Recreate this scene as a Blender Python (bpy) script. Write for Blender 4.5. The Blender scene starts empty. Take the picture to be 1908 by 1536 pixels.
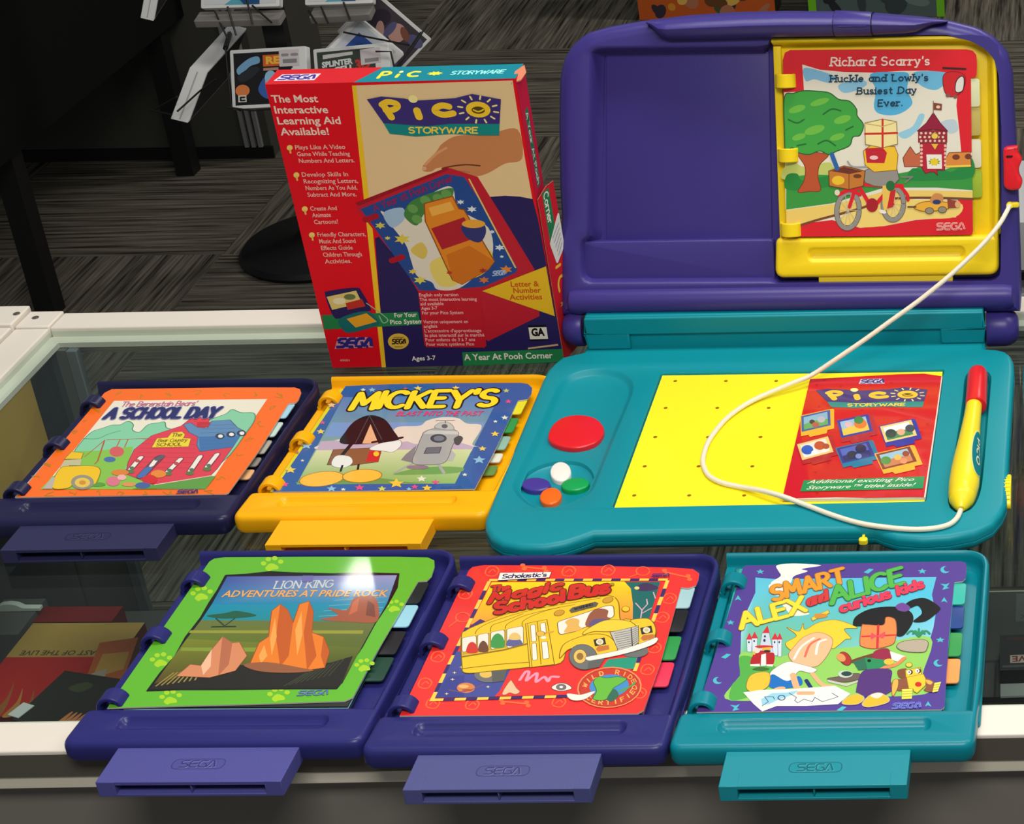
import bpy, bmesh, math, random
from mathutils import Vector, Matrix
from mathutils.geometry import tessellate_polygon

S = bpy.context.scene
COL = S.collection
Z0 = 0.95                       # height of the counter glass above the floor
W_PX, H_PX = 1908, 1536

# ------------------------------------------------------------------ camera
FPX, CX, CY = 3544.04, 1998.92, 417.68          # focal length and optical centre, in pixels of the frame
PITCH, ROLL, CAM_H = 0.455168, 0.017443, 0.866166
CAM = Vector((0, 0, Z0 + CAM_H))
_c, _s = math.cos(PITCH), math.sin(PITCH)
_r, _f, _d = Vector((1, 0, 0)), Vector((0, _c, -_s)), Vector((0, -_s, -_c))
RIGHT = math.cos(ROLL) * _r + math.sin(ROLL) * _d
DOWN = -math.sin(ROLL) * _r + math.cos(ROLL) * _d
FWD = _f
cam = bpy.data.cameras.new('camera')
cam.sensor_fit = 'HORIZONTAL'; cam.sensor_width = 36
cam.lens = FPX / W_PX * 36
cam.shift_x = (W_PX / 2 - CX) / W_PX
cam.shift_y = (CY - H_PX / 2) / W_PX
cam.clip_start = 0.05; cam.clip_end = 60
cam_o = bpy.data.objects.new('camera', cam); COL.objects.link(cam_o)
cam_o.matrix_world = Matrix(((RIGHT.x, -DOWN.x, -FWD.x, CAM.x), (RIGHT.y, -DOWN.y, -FWD.y, CAM.y),
                             (RIGHT.z, -DOWN.z, -FWD.z, CAM.z), (0, 0, 0, 1)))
S.camera = cam_o

# ------------------------------------------------------------------ world, lamps, exposure
S.view_settings.view_transform = 'Standard'; S.view_settings.look = 'None'
S.view_settings.gamma = 1; S.view_settings.use_curve_mapping = False
S.view_settings.exposure = 0.0
wd = bpy.data.worlds.new('shop_air'); S.world = wd; wd.use_nodes = True
wd.node_tree.nodes['Background'].inputs[0].default_value = (0.93, 0.97, 1.0, 1)
wd.node_tree.nodes['Background'].inputs[1].default_value = 0.18


def area_lamp(name, loc, sx, sy, watts, colour=(1, 0.96, 0.89), rot=(0, 0, 0)):
    l = bpy.data.lights.new(name, 'AREA'); l.shape = 'RECTANGLE'; l.size = sx; l.size_y = sy
    l.energy = watts; l.color = colour
    o = bpy.data.objects.new(name, l); o.location = loc; o.rotation_euler = rot; COL.objects.link(o)
    return o


area_lamp('ceiling_lamp', (-0.2, 1.6, 2.95), 1.20, 0.30, 22)
area_lamp('ceiling_lamp', (1.5, 1.4, 2.95), 1.20, 0.30, 22)
area_lamp('ceiling_lamp', (0.1, -0.25, 2.95), 1.20, 0.60, 49)
area_lamp('ceiling_lamp', (0.75, 4.8, 2.95), 1.20, 0.30, 46)
area_lamp('ceiling_lamp', (-1.66, 3.88, 2.95), 0.32, 0.13, 2.3)


# ------------------------------------------------------------------ pixel rays and frames
def ray(px, py):
    return (RIGHT * ((px - CX) / FPX) + DOWN * ((py - CY) / FPX) + FWD)


def gz(px, py, z=0.0):
    "point of the pixel's ray at height z above the counter glass"
    v = ray(px, py); t = (Z0 + z - CAM.z) / v.z
    return CAM + v * t


def gy(px, py, y):
    v = ray(px, py); return CAM + v * (y / v.y)


class Frame:
    "a flat face standing in the room: origin and three axes; u() gives a pixel's place on it"
    def __init__(s, M): s.M = M.copy(); s.I = M.inverted()
    def u(s, px, py, w=0.0):
        o = s.I @ CAM; v = s.I.to_3x3() @ ray(px, py); t = (w - o.z) / v.z
        return (o.x + v.x * t, o.y + v.y * t)
    def pt(s, x, y, z): return s.M @ Vector((x, y, z))


def frame_xyz(o, X, Y):
    X = X.normalized(); Z = X.cross(Y).normalized(); Y = Z.cross(X)
    return Matrix(((X.x, Y.x, Z.x, o.x), (X.y, Y.y, Z.y, o.y), (X.z, Y.z, Z.z, o.z), (0, 0, 0, 1)))


# ------------------------------------------------------------------ materials
def lin(c):
    return tuple(((x / 255 + 0.055) / 1.055) ** 2.4 if x > 10.3 else x / 255 / 12.92 for x in c)


MATS = {}


def plastic(name, rgb, rough=0.38, spec=0.30, bump=0.0, scale=900, metal=0.0, coat=0.0):
    if name in MATS: return MATS[name]
    m = bpy.data.materials.new(name); m.use_nodes = True
    n = m.node_tree; b = n.nodes['Principled BSDF']
    b.inputs['Base Color'].default_value = (*lin(rgb), 1)
    b.inputs['Roughness'].default_value = rough
    b.inputs['Specular IOR Level'].default_value = spec
    b.inputs['Metallic'].default_value = metal
    b.inputs['Coat Weight'].default_value = coat; b.inputs['Coat Roughness'].default_value = 0.12
    if bump:
        tc = n.nodes.new('ShaderNodeTexCoord'); nz = n.nodes.new('ShaderNodeTexNoise'); bp = n.nodes.new('ShaderNodeBump')
        nz.inputs['Scale'].default_value = scale; nz.inputs['Detail'].default_value = 2
        bp.inputs['Strength'].default_value = bump; bp.inputs['Distance'].default_value = 0.0006
        n.links.new(tc.outputs['Object'], nz.inputs['Vector']); n.links.new(nz.outputs['Fac'], bp.inputs['Height'])
        n.links.new(bp.outputs['Normal'], b.inputs['Normal'])
    MATS[name] = m
    return m


def printed(name='printed_card', rough=0.35, spec=0.25, coat=0.8):
    if name in MATS: return MATS[name]
    m = bpy.data.materials.new(name); m.use_nodes = True
    n = m.node_tree; b = n.nodes['Principled BSDF']
    a = n.nodes.new('ShaderNodeAttribute'); a.attribute_name = 'ink'
    n.links.new(a.outputs['Color'], b.inputs['Base Color'])
    b.inputs['Roughness'].default_value = rough; b.inputs['Specular IOR Level'].default_value = spec
    b.inputs['Coat Weight'].default_value = coat; b.inputs['Coat Roughness'].default_value = 0.05
    MATS[name] = m
    return m


# ------------------------------------------------------------------ objects
def prop(o, label=None, cat=None, group=None, kind=None):
    if label: o['label'] = label
    if cat: o['category'] = cat
    if group: o['group'] = group
    if kind: o['kind'] = kind
    return o


def empty(name, M, label=None, cat=None, group=None, kind=None):
    o = bpy.data.objects.new(name, None); COL.objects.link(o); o.matrix_world = M
    o.empty_display_size = 0.02
    return prop(o, label, cat, group, kind)


def adopt(o, parent, M=None):
    "M: place of o in the room (default: parent's own frame)"
    o.parent = parent
    o.matrix_basis = Matrix() if M is None else parent_world(parent).inverted() @ M
    return o


def parent_world(o):
    M = o.matrix_basis.copy()
    while o.parent: o = o.parent; M = o.matrix_basis @ M
    return M


class MB:
    "collects faces and becomes one mesh object"
    def __init__(s): s.v = []; s.f = []; s.m = []; s.sm = []
    def add(s, pts, faces, mi=0, smooth=False):
        k = len(s.v); s.v += [tuple(p) for p in pts]
        for f in faces: s.f.append([k + i for i in f]); s.m.append(mi); s.sm.append(smooth)
    def loft(s, loops, cap0=False, cap1=False, closed=True, mi=0, smooth=True):
        n = len(loops[0]); pts = [p for l in loops for p in l]; F = []
        for a in range(len(loops) - 1):
            for i in range(n if closed else n - 1):
                j = (i + 1) % n
                F.append((a * n + i, a * n + j, (a + 1) * n + j, (a + 1) * n + i))
        s.add(pts, F, mi, smooth)
        if cap0: s.add(loops[0], [list(range(n))[::-1]], mi)
        if cap1: s.add(loops[-1], [list(range(n))], mi)
    def face(s, pts, mi=0, holes=()):
        if not holes: s.add(pts, [list(range(len(pts)))], mi); return
        loops = [[Vector(p) for p in pts]] + [[Vector(p) for p in h] for h in holes]
        tri = tessellate_polygon(loops); allp = [p for l in loops for p in l]
        F = []
        for t in tri:
            a, b, c = (allp[i] for i in t)
            F.append(t if (b - a).cross(c - a).z >= 0 else (t[0], t[2], t[1]))
        s.add(allp, F, mi)
    def box(s, a, b, mi=0):
        x0, y0, z0 = a; x1, y1, z1 = b
        P = [(x0, y0, z0), (x1, y0, z0), (x1, y1, z0), (x0, y1, z0), (x0, y0, z1), (x1, y0, z1), (x1, y1, z1), (x0, y1, z1)]
        s.add(P, [(3, 2, 1, 0), (4, 5, 6, 7), (0, 1, 5, 4), (1, 2, 6, 5), (2, 3, 7, 6), (3, 0, 4, 7)], mi)
    def slab(s, loop2, z0, z1, bev=0.001, mi=0, bot=True, bevb=0.0):
        "plate with rounded upper edge"
        L = [[(x, y, z0 + bevb) for x, y in loop2]]
        if bevb: L = [[(x, y, z0) for x, y in inset(loop2, bevb)]] + L
        for k in range(0, 4):
            a = math.pi / 2 * k / 3
            q = inset(loop2, bev * (1 - math.cos(a)))
            L.append([(x, y, z1 - bev + bev * math.sin(a)) for x, y in q])
        s.loft(L, mi=mi); s.face(L[-1], mi)
        if bot: s.add(L[0], [list(range(len(L[0])))[::-1]], mi)
    def tube(s, pts, r, n=10, mi=0, caps=True):
        pts = [Vector(p) for p in pts]; L = []
        up = Vector((0, 0, 1)); N = None
        for i, p in enumerate(pts):
            t = (pts[min(i + 1, len(pts) - 1)] - pts[max(i - 1, 0)]).normalized()
            if N is None:
                N = t.cross(up) if abs(t.z) < 0.95 else t.cross(Vector((1, 0, 0)))
            N = (N - t * N.dot(t)).normalized(); B = t.cross(N)
            rr = r[i] if isinstance(r, (list, tuple)) else r
            L.append([p + N * (rr * math.cos(2 * math.pi * k / n)) + B * (rr * math.sin(2 * math.pi * k / n)) for k in range(n)])
        s.loft(L, cap0=caps, cap1=caps, mi=mi)
    def build(s, name, mats, parent=None, M=None, label=None, cat=None, group=None, kind=None, bevel=0, fixn=False):
        me = bpy.data.meshes.new(name); me.from_pydata(s.v, [], s.f)
        for m in (mats if isinstance(mats, (list, tuple)) else [mats]): me.materials.append(m)
        for p, mi, sm in zip(me.polygons, s.m, s.sm): p.material_index = mi; p.use_smooth = sm
        bm = bmesh.new(); bm.from_mesh(me); bmesh.ops.remove_doubles(bm, verts=bm.verts, dist=1e-6)
        if fixn: bmesh.ops.recalc_face_normals(bm, faces=bm.faces)
        bm.to_mesh(me); bm.free()
        try: me.set_sharp_from_angle(angle=math.radians(38))
        except Exception: pass
        o = bpy.data.objects.new(name, me); COL.objects.link(o)
        if bevel:
            b = o.modifiers.new('bevel', 'BEVEL'); b.width = bevel; b.segments = 3; b.limit_method = 'ANGLE'; b.angle_limit = math.radians(40)
            b.harden_normals = False
            for p in me.polygons: p.use_smooth = True
        if parent: adopt(o, parent, M)
        elif M is not None: o.matrix_world = M
        return prop(o, label, cat, group, kind)


def area2(l):
    return sum(l[i][0] * l[(i + 1) % len(l)][1] - l[(i + 1) % len(l)][0] * l[i][1] for i in range(len(l))) / 2


def ccw(l): return l if area2(l) > 0 else l[::-1]


def inset(l, d):
    "shrink a counter-clockwise loop"
    n = len(l); out = []
    for i in range(n):
        a, b, c = Vector(l[i - 1]), Vector(l[i]), Vector(l[(i + 1) % n])
        e1, e2 = (b - a), (c - b)
        if e1.length < 1e-9 or e2.length < 1e-9: out.append(tuple(b)); continue
        n1 = Vector((-e1.y, e1.x)).normalized(); n2 = Vector((-e2.y, e2.x)).normalized()
        m = n1 + n2
        if m.length < 1e-6: out.append(tuple(b)); continue
        m.normalize(); k = d / max(0.5, m.dot(n1))
        out.append((b.x + m.x * k, b.y + m.y * k))
    return out


def rpoly(pts, rad, seg=6):
    "polygon with rounded corners (one radius, or one per corner)"
    n = len(pts); out = []
    for i in range(n):
        p, a, b = Vector(pts[i]), Vector(pts[i - 1]), Vector(pts[(i + 1) % n])
        r = rad[i] if isinstance(rad, (list, tuple)) else rad
        if r <= 0: out.append(tuple(p)); continue
        u, v = (a - p), (b - p); lu, lv = u.length, v.length
        u.normalize(); v.normalize()
        ang = u.angle(v); t = min(r / math.tan(ang / 2), lu * 0.49, lv * 0.49)
        A, B = p + u * t, p + v * t
        for k in range(seg + 1):
            q = k / seg
            out.append(tuple(A * (1 - q) ** 2 + p * 2 * q * (1 - q) + B * q * q))
    return out


def smooth_path(pts, n=6, closed=False):
    P = [Vector(p) for p in pts]; m = len(P); out = []
    for i in range(m if closed else m - 1):
        p0 = P[i - 1] if (i > 0 or closed) else P[0]; p1 = P[i]; p2 = P[(i + 1) % m]
        p3 = P[(i + 2) % m] if (i + 2 < m or closed) else P[-1]
        for k in range(n):
            t = k / n
            out.append(0.5 * ((2 * p1) + (p2 - p0) * t + (2 * p0 - 5 * p1 + 4 * p2 - p3) * t * t + (3 * p1 - p0 - 3 * p2 + p3) * t ** 3))
    if not closed: out.append(P[-1])
    return [tuple(p) for p in out]


def resample(l, n):
    "closed loop to n evenly spaced points"
    P = [Vector(p) for p in l] + [Vector(l[0])]
    L = [0]
    for a, b in zip(P, P[1:]): L.append(L[-1] + (b - a).length)
    out = []; k = 0
    for i in range(n):
        d = L[-1] * i / n
        while L[k + 1] < d: k += 1
        q = (d - L[k]) / max(1e-12, L[k + 1] - L[k])
        out.append(tuple(P[k].lerp(P[k + 1], q)))
    return out


def oval(cx, cy, rx, ry, n=28, rot=0):
    c, s_ = math.cos(rot), math.sin(rot); out = []
    for k in range(n):
        a = 2 * math.pi * k / n; x, y = rx * math.cos(a), ry * math.sin(a)
        out.append((cx + x * c - y * s_, cy + x * s_ + y * c))
    return out


def pill(x0, x1, y0, y1, n=8):
    return rpoly([(x0, y0), (x1, y0), (x1, y1), (x0, y1)], (y1 - y0) / 2 if abs(y1 - y0) < abs(x1 - x0) else (x1 - x0) / 2, n)


# ------------------------------------------------------------------ lettering
_TXT = {}


def glyphs(s, off=0.0, shear=0.0):
    key = (s, off, shear)
    if key in _TXT: return _TXT[key]
    cu = bpy.data.curves.new('lettering', 'FONT'); cu.body = s; cu.size = 1; cu.offset = off; cu.shear = shear
    cu.resolution_u = 2
    o = bpy.data.objects.new('lettering', cu); me = o.to_mesh()
    v = [(p.co.x, p.co.y) for p in me.vertices]; f = [list(p.vertices) for p in me.polygons]
    o.to_mesh_clear(); bpy.data.objects.remove(o); bpy.data.curves.remove(cu)
    _TXT[key] = (v, f)
    return v, f


CAPH = max(y for x, y in glyphs('H')[0])


def arc(cx, cy, rx, ry, a0, a1, n=10):
    return [(cx + rx * math.cos(math.radians(a0 + (a1 - a0) * k / n)), cy + ry * math.sin(math.radians(a0 + (a1 - a0) * k / n))) for k in range(n + 1)]


# stroke letters: width, list of polylines (cap height 1, small letters .68)
SG = {
 'A': (.85, [[(0, 0), (.42, 1), (.85, 0)], [(.16, .33), (.7, .33)]]),
 'B': (.7, [[(0, 0), (0, 1)] + arc(.3, .76, .33, .24, 90, -90) + [(0, .52)], [(.3, .52)] + arc(.34, .26, .36, .26, 90, -90) + [(0, 0)]]),
 'C': (.8, [arc(.45, .5, .45, .5, 50, 310, 16)]),
 'D': (.8, [[(0, 0), (0, 1)] + arc(.25, .5, .55, .5, 90, -90, 14) + [(0, 0)]]),
 'E': (.62, [[(.62, 1), (0, 1), (0, 0), (.62, 0)], [(0, .52), (.5, .52)]]),
 'F': (.6, [[(.6, 1), (0, 1), (0, 0)], [(0, .52), (.48, .52)]]),
 'G': (.85, [arc(.45, .5, .45, .5, 50, 340, 16) + [(.87, .48), (.55, .48)]]),
 'H': (.75, [[(0, 0), (0, 1)], [(.75, 0), (.75, 1)], [(0, .52), (.75, .52)]]),
 'I': (.05, [[(.02, 0), (.02, 1)]]),
 'K': (.72, [[(0, 0), (0, 1)], [(.7, 1), (0, .42)], [(.22, .6), (.72, 0)]]),
 'L': (.6, [[(0, 1), (0, 0), (.6, 0)]]),
 'M': (.95, [[(0, 0), (.08, 1), (.47, .3), (.87, 1), (.95, 0)]]),
 'N': (.78, [[(0, 0), (0, 1), (.78, 0), (.78, 1)]]),
 'O': (.92, [arc(.46, .5, .46, .5, 90, 450, 20)]),
 'P': (.68, [[(0, 0), (0, 1)] + arc(.32, .73, .36, .27, 90, -90) + [(0, .46)]]),
 'R': (.72, [[(0, 0), (0, 1)] + arc(.32, .75, .36, .25, 90, -90) + [(0, .5)], [(.3, .5), (.72, 0)]]),
 'S': (.7, [arc(.36, .75, .33, .25, 40, 270, 10) + arc(.35, .25, .35, .25, 90, -140, 10)]),
 'T': (.8, [[(0, 1), (.8, 1)], [(.4, 1), (.4, 0)]]),
 'U': (.78, [[(0, 1), (0, .35)] + arc(.39, .35, .39, .35, 180, 360) + [(.78, 1)]]),
 'V': (.85, [[(0, 1), (.42, 0), (.85, 1)]]),
 'W': (1.15, [[(0, 1), (.28, 0), (.57, .8), (.86, 0), (1.15, 1)]]),
 'X': (.8, [[(0, 0), (.8, 1)], [(0, 1), (.8, 0)]]),
 'Y': (.8, [[(0, 1), (.4, .45), (.8, 1)], [(.4, .45), (.4, 0)]]),
 'a': (.58, [arc(.29, .31, .29, .31, 0, 360, 16), [(.58, .66), (.58, 0)]]),
 'b': (.6, [arc(.3, .31, .3, .31, 0, 360, 16), [(0, 1), (0, 0)]]),
 'c': (.55, [arc(.31, .31, .31, .31, 50, 310, 12)]),
 'd': (.6, [arc(.3, .31, .3, .31, 0, 360, 16), [(.6, 1), (.6, 0)]]),
 'e': (.58, [[(.02, .33), (.58, .33)] + arc(.3, .31, .29, .31, 5, 310, 14)]),
 'f': (.4, [arc(.35, .8, .2, .2, 60, 180, 6) + [(.15, 0)], [(0, .62), (.36, .62)]]),
 'g': (.58, [arc(.29, .31, .29, .31, 0, 360, 16), [(.58, .64), (.58, -.1)] + arc(.3, -.1, .28, .2, 0, -150, 8)]),
 'h': (.56, [[(0, 1), (0, 0)], [(0, .34)] + arc(.28, .34, .28, .28, 180, 0, 8) + [(.56, 0)]]),
 'i': (.05, [[(.02, .64), (.02, 0)], [(.02, .9), (.02, .93)]]),
 'k': (.54, [[(0, 1), (0, 0)], [(.5, .64), (0, .24)], [(.16, .38), (.54, 0)]]),
 'l': (.05, [[(.02, 1), (.02, 0)]]),
 'm': (.9, [[(0, .64), (0, 0)], [(0, .4)] + arc(.225, .4, .225, .24, 180, 0, 8) + [(.45, 0)], [(.45, .4)] + arc(.675, .4, .225, .24, 180, 0, 8) + [(.9, 0)]]),
 'n': (.54, [[(0, .64), (0, 0)], [(0, .36)] + arc(.27, .36, .27, .28, 180, 0, 8) + [(.54, 0)]]),
 'o': (.6, [arc(.3, .31, .3, .31, 90, 450, 16)]),
 'p': (.6, [arc(.3, .31, .3, .31, 0, 360, 16), [(0, .64), (0, -.3)]]),
 'r': (.4, [[(0, .64), (0, 0)], [(0, .36)] + arc(.26, .36, .26, .26, 180, 60, 6)]),
 's': (.48, [arc(.24, .47, .22, .17, 40, 270, 8) + arc(.24, .16, .24, .16, 90, -140, 8)]),
 't': (.42, [[(.18, .92), (.18, .16)] + arc(.36, .16, .18, .16, 180, 290, 5), [(0, .64), (.4, .64)]]),
 'u': (.54, [[(0, .64), (0, .28)] + arc(.27, .28, .27, .28, 180, 360, 8), [(.54, .64), (.54, 0)]]),
 'v': (.56, [[(0, .64), (.28, 0), (.56, .64)]]),
 'w': (.8, [[(0, .64), (.2, 0), (.4, .56), (.6, 0), (.8, .64)]]),
 'x': (.54, [[(0, 0), (.54, .64)], [(0, .64), (.54, 0)]]),
 'y': (.56, [[(0, .64), (.28, .04)], [(.56, .64), (.2, -.28), (.02, -.28)]]),
 "'": (.06, [[(.04, 1), (.02, .78)]]), '.': (.06, [[(.02, .02), (.03, .04)]]), ' ': (.3, []),
}


def stroke_text(s, gap=.2, serif=0.0, sl=0.0):
    "polylines of a word, in cap heights; serif adds slab feet"
    x = 0; out = []
    for ch in s:
        w, st = SG[ch]
        for l in st:
            out.append([(x + a + sl * b, b) for a, b in l])
            if serif:
                for (a, b), (a2, b2) in ((l[0], l[1]), (l[-1], l[-2])):
                    if abs(a - a2) < 0.55 * abs(b - b2) and ch not in "'." and (abs(b) < .03 or abs(b - 1) < .03 or abs(b - .64) < .03 or b < -.2):
                        h = serif if abs(b - .64) > .04 else serif * .8
                        out.append([(x + a - h, b), (x + a + (h if abs(b - .64) > .04 else .02), b)])
        x += w + gap
    return out, x - gap


class Art:
    """printing on a flat face. Shapes are given in the coordinates of an enlarged view (origin ox, oy, scale s)
    and land on the face at height w; each new shape lies a hair above the last."""
    DZ = 3e-6
    def __init__(s, frame, ox, oy, sc, w):
        s.F = frame; s.o = (ox, oy, sc); s.w = w; s.z = w
        s.v = []; s.f = []; s.c = []; s.mark = 0
        a, b = s.uv((500, 500)), s.uv((560, 500)); s.mpp = math.hypot(a[0] - b[0], a[1] - b[1]) / 60
    def view(s, ox, oy, sc):
        s.o = (ox, oy, sc)
        a, b = s.uv((500, 500)), s.uv((560, 500)); s.mpp = math.hypot(a[0] - b[0], a[1] - b[1]) / 60
    def uv(s, p):
        ox, oy, sc = s.o; return s.F.u(ox + p[0] / sc, oy + p[1] / sc, s.w)
    def up(s): s.z += s.DZ
    def raw(s, loop, col, flip=True):
        k = len(s.v); l = ccw(loop) if flip else loop
        rev = flip and (area2(loop) <= 0)
        cols = col if isinstance(col[0], (tuple, list)) else None
        if cols and rev: cols = list(cols)[::-1]
        s.v += [(x, y, s.z) for x, y in l]
        s.f.append(list(range(k, k + len(l))))
        s.c.append([lin(c) for c in cols] if cols else [lin(col)] * len(l))
    def poly(s, pts, col, sm=False, line=None, lw=3):
        p = smooth_path(pts, 5, True) if sm else pts
        L = [s.uv(q) for q in p]
        s.raw(L, col); s.up()
        if line: s.lines([L + [L[0]]], line, lw * s.mpp)
        return s
    def blob(s, pts, col, line=None, lw=3): return s.poly(pts, col, True, line, lw)
    def ell(s, x, y, rx, ry, col, rot=0, line=None, lw=3): return s.poly(oval(x, y, rx, ry, 22, rot), col, False, line, lw)
    def lines(s, Ls, col, wid, round_=True):
        "ribbons along polylines; sharp corners start a new ribbon, and each ribbon lies a hair above the one before"
        h = wid / 2; z0 = s.z
        for L in Ls:
            P = [Vector(L[0])]
            for p in L[1:]:
                p = Vector(p)
                if (p - P[-1]).length > 1e-7: P.append(p)
            if len(P) < 2: P = [P[0], P[0] + Vector((h * .02, 0))]
            runs = [[P[0]]]
            for i in range(1, len(P)):
                runs[-1].append(P[i])
                if i < len(P) - 1 and (P[i] - P[i - 1]).angle(P[i + 1] - P[i]) > .75: runs.append([P[i]])
            for Q in runs:
                n = len(Q); lf, rt = [], []
                shut = n > 3 and (Q[0] - Q[-1]).length < 1e-5
                for i in range(n):
                    a = (Q[i] - Q[i - 1]).normalized() if i else ((Q[-1] - Q[-2]) if shut else (Q[1] - Q[0])).normalized()
                    b = (Q[i + 1] - Q[i]).normalized() if i < n - 1 else ((Q[1] - Q[0]).normalized() if shut else a)
                    t = (a + b).normalized(); nn = Vector((-t.y, t.x)); k = h / max(.6, nn.dot(Vector((-a.y, a.x))))
                    lf.append(Q[i] + nn * k); rt.append(Q[i] - nn * k)
                d0 = (Q[0] - Q[1]).normalized(); d1 = (Q[-1] - Q[-2]).normalized()
                for i in range(n - 1): s.raw([tuple(lf[i]), tuple(rt[i]), tuple(rt[i + 1]), tuple(lf[i + 1])], col)
                if round_ and not shut:
                    for c, d in ((Q[0], d0), (Q[-1], d1)):
                        a0 = math.atan2(d.y, d.x)
                        s.raw([(c.x + h * math.cos(a0 + t), c.y + h * math.sin(a0 + t)) for t in [(-1.5708 + k * .5236) for k in range(7)]], col)
                s.z += 2.2e-6
        s.up(); return s
    def stroke(s, pts, col, wid, sm=False, round_=True):
        p = smooth_path(pts, 5) if sm else pts
        return s.lines([[s.uv(q) for q in p]], col, wid * s.mpp, round_)
    def affine(s, BL, BR, TL):
        o = Vector(s.uv(BL)); X = Vector(s.uv(BR)) - o; Y = Vector(s.uv(TL)) - o
        return o, X, Y
    def text(s, t, BL, BR, TL, col, bold=.012, edge=None, shear=0.0):
        o, X, Y = s.affine(BL, BR, TL)
        v0, _ = glyphs(t, 0.0, shear); x0 = min(p[0] for p in v0); x1 = max(p[0] for p in v0)
        for off, c in (([(edge[1], edge[0])] if edge else []) + [(bold, col)]):
            v, f = glyphs(t, off, shear); k = len(s.v)
            for x, y in v:
                q = o + X * ((x - x0) / (x1 - x0)) + Y * (y / CAPH); s.v.append((q.x, q.y, s.z))
            for g in f:
                P = [s.v[k + i] for i in g]
                s.f.append([k + i for i in (g if area2(P) > 0 else g[::-1])]); s.c.append([lin(c)] * len(g))
            s.up()
        return s
    def word(s, t, BL, BR, TL, col, wid, edge=None, ew=0, gap=.2, serif=0.0, sl=0.0, wob=0.0, seed=1):
        "stroke lettering; wid in parts of the cap height"
        o, X, Y = s.affine(BL, BR, TL); st, w = stroke_text(t, gap, serif, sl); R = random.Random(seed)
        L = []
        for l in st:
            dy = R.uniform(-wob, wob)
            L.append([tuple(o + X * (a / w) + Y * (b + dy)) for a, b in l])
        h = Y.length
        if edge: s.lines(L, edge, (wid + ew) * h)
        return s.lines(L, col, wid * h)
    def sega(s, BL, BR, TL, col, inner=None, wid=.2):
        "the four block letters with their in-line"
        o, X, Y = s.affine(BL, BR, TL)
        G = [[(.95, 1), (.3, 1), (.08, .85), (.08, .68), (.3, .5), (.72, .5), (.94, .33), (.94, .15), (.7, 0), (0, 0)],
             [(1.95, 1), (1.35, 1), (1.1, .8), (1.1, .2), (1.35, 0), (1.95, 0)], [(1.2, .5), (1.95, .5)],
             [(2.95, 1), (2.35, 1), (2.1, .8), (2.1, .2), (2.35, 0), (2.93, 0), (2.93, .48), (2.6, .48)],
             [(3.05, 0), (3.4, 1), (3.6, 1), (3.95, 0)], [(3.3, .02), (3.6, .02)]]
        L = [[tuple(o + X * (a / 4) + Y * (.1 + b * .8)) for a, b in l] for l in G]
        h = Y.length
        s.lines(L, col, wid * h, False)
        if inner: s.lines(L, inner, wid * .3 * h, False)
        return s
    def star(s, x, y, r, col, n=5, rot=-90, k=.45):
        return s.poly([(x + (r if i % 2 == 0 else r * k) * math.cos(math.radians(rot + 180 * i / n)),
                        y + .62 * (r if i % 2 == 0 else r * k) * math.sin(math.radians(rot + 180 * i / n))) for i in range(2 * n)], col)
    def add_plate(s, loop, z0, col):
        "body of the sheet below the printing: sides and underside"
        L = ccw(loop); n = len(L); k = len(s.v)
        s.v += [(x, y, z0) for x, y in L] + [(x, y, s.w) for x, y in L]
        for i in range(n):
            j = (i + 1) % n; s.f.append([k + i, k + j, k + n + j, k + n + i]); s.c.append([lin(col)] * 4)
        s.f.append([k + i for i in range(n)][::-1]); s.c.append([lin(col)] * n)
    def build(s, name, parent=None, M=None, mat=None, label=None, cat=None, group=None, into=None):
        me = bpy.data.meshes.new(name); me.from_pydata(s.v, [], s.f)
        me.materials.append(mat or printed())
        at = me.color_attributes.new('ink', 'FLOAT_COLOR', 'CORNER'); k = 0
        buf = []
        for c in s.c:
            for q in c: buf += [q[0], q[1], q[2], 1.0]
        at.data.foreach_set('color', buf)
        o = bpy.data.objects.new(name, me); COL.objects.link(o)
        if parent: adopt(o, parent, M)
        elif M is not None: o.matrix_world = M
        return prop(o, label, cat, group)


# ================================================================== the setting
def carpet():
    m = bpy.data.materials.new('streaked_carpet'); m.use_nodes = True
    n = m.node_tree; b = n.nodes['Principled BSDF']; L = n.links.new
    tc = n.nodes.new('ShaderNodeTexCoord')

    def streak(scale):
        mp = n.nodes.new('ShaderNodeMapping'); mp.inputs['Scale'].default_value = scale
        nz = n.nodes.new('ShaderNodeTexNoise'); nz.inputs['Scale'].default_value = 1; nz.inputs['Detail'].default_value = 3
        nz.inputs['Roughness'].default_value = .65
        L(tc.outputs['Object'], mp.inputs['Vector']); L(mp.outputs['Vector'], nz.inputs['Vector'])
        return nz.outputs['Fac']
    a, c = streak((3.2, 105, 1)), streak((105, 3.2, 1))
    ck = n.nodes.new('ShaderNodeTexChecker'); ck.inputs['Scale'].default_value = 1.65
    L(tc.outputs['Object'], ck.inputs['Vector'])
    mx = n.nodes.new('ShaderNodeMix'); L(ck.outputs['Fac'], mx.inputs['Factor']); L(a, mx.inputs['A']); L(c, mx.inputs['B'])
    rp = n.nodes.new('ShaderNodeValToRGB')
    rp.color_ramp.elements[0].position = .34; rp.color_ramp.elements[0].color = (*lin((34, 32, 29)), 1)
    rp.color_ramp.elements[1].position = .68; rp.color_ramp.elements[1].color = (*lin((118, 112, 100)), 1)
    L(mx.outputs['Result'], rp.inputs['Fac']); L(rp.outputs['Color'], b.inputs['Base Color'])
    b.inputs['Roughness'].default_value = .95; b.inputs['Specular IOR Level'].default_value = .05
    return m


g = MB(); g.box((-5, -1.2, -.05), (4, 7.6, 0)); g.build('floor', carpet(), kind='structure')
g = MB(); g.box((-5, 7.5, 0), (4, 7.6, 3.1)); g.build('wall_back', plastic('grey_wall_paint', (120, 118, 112), .8, .2), kind='structure')

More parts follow.
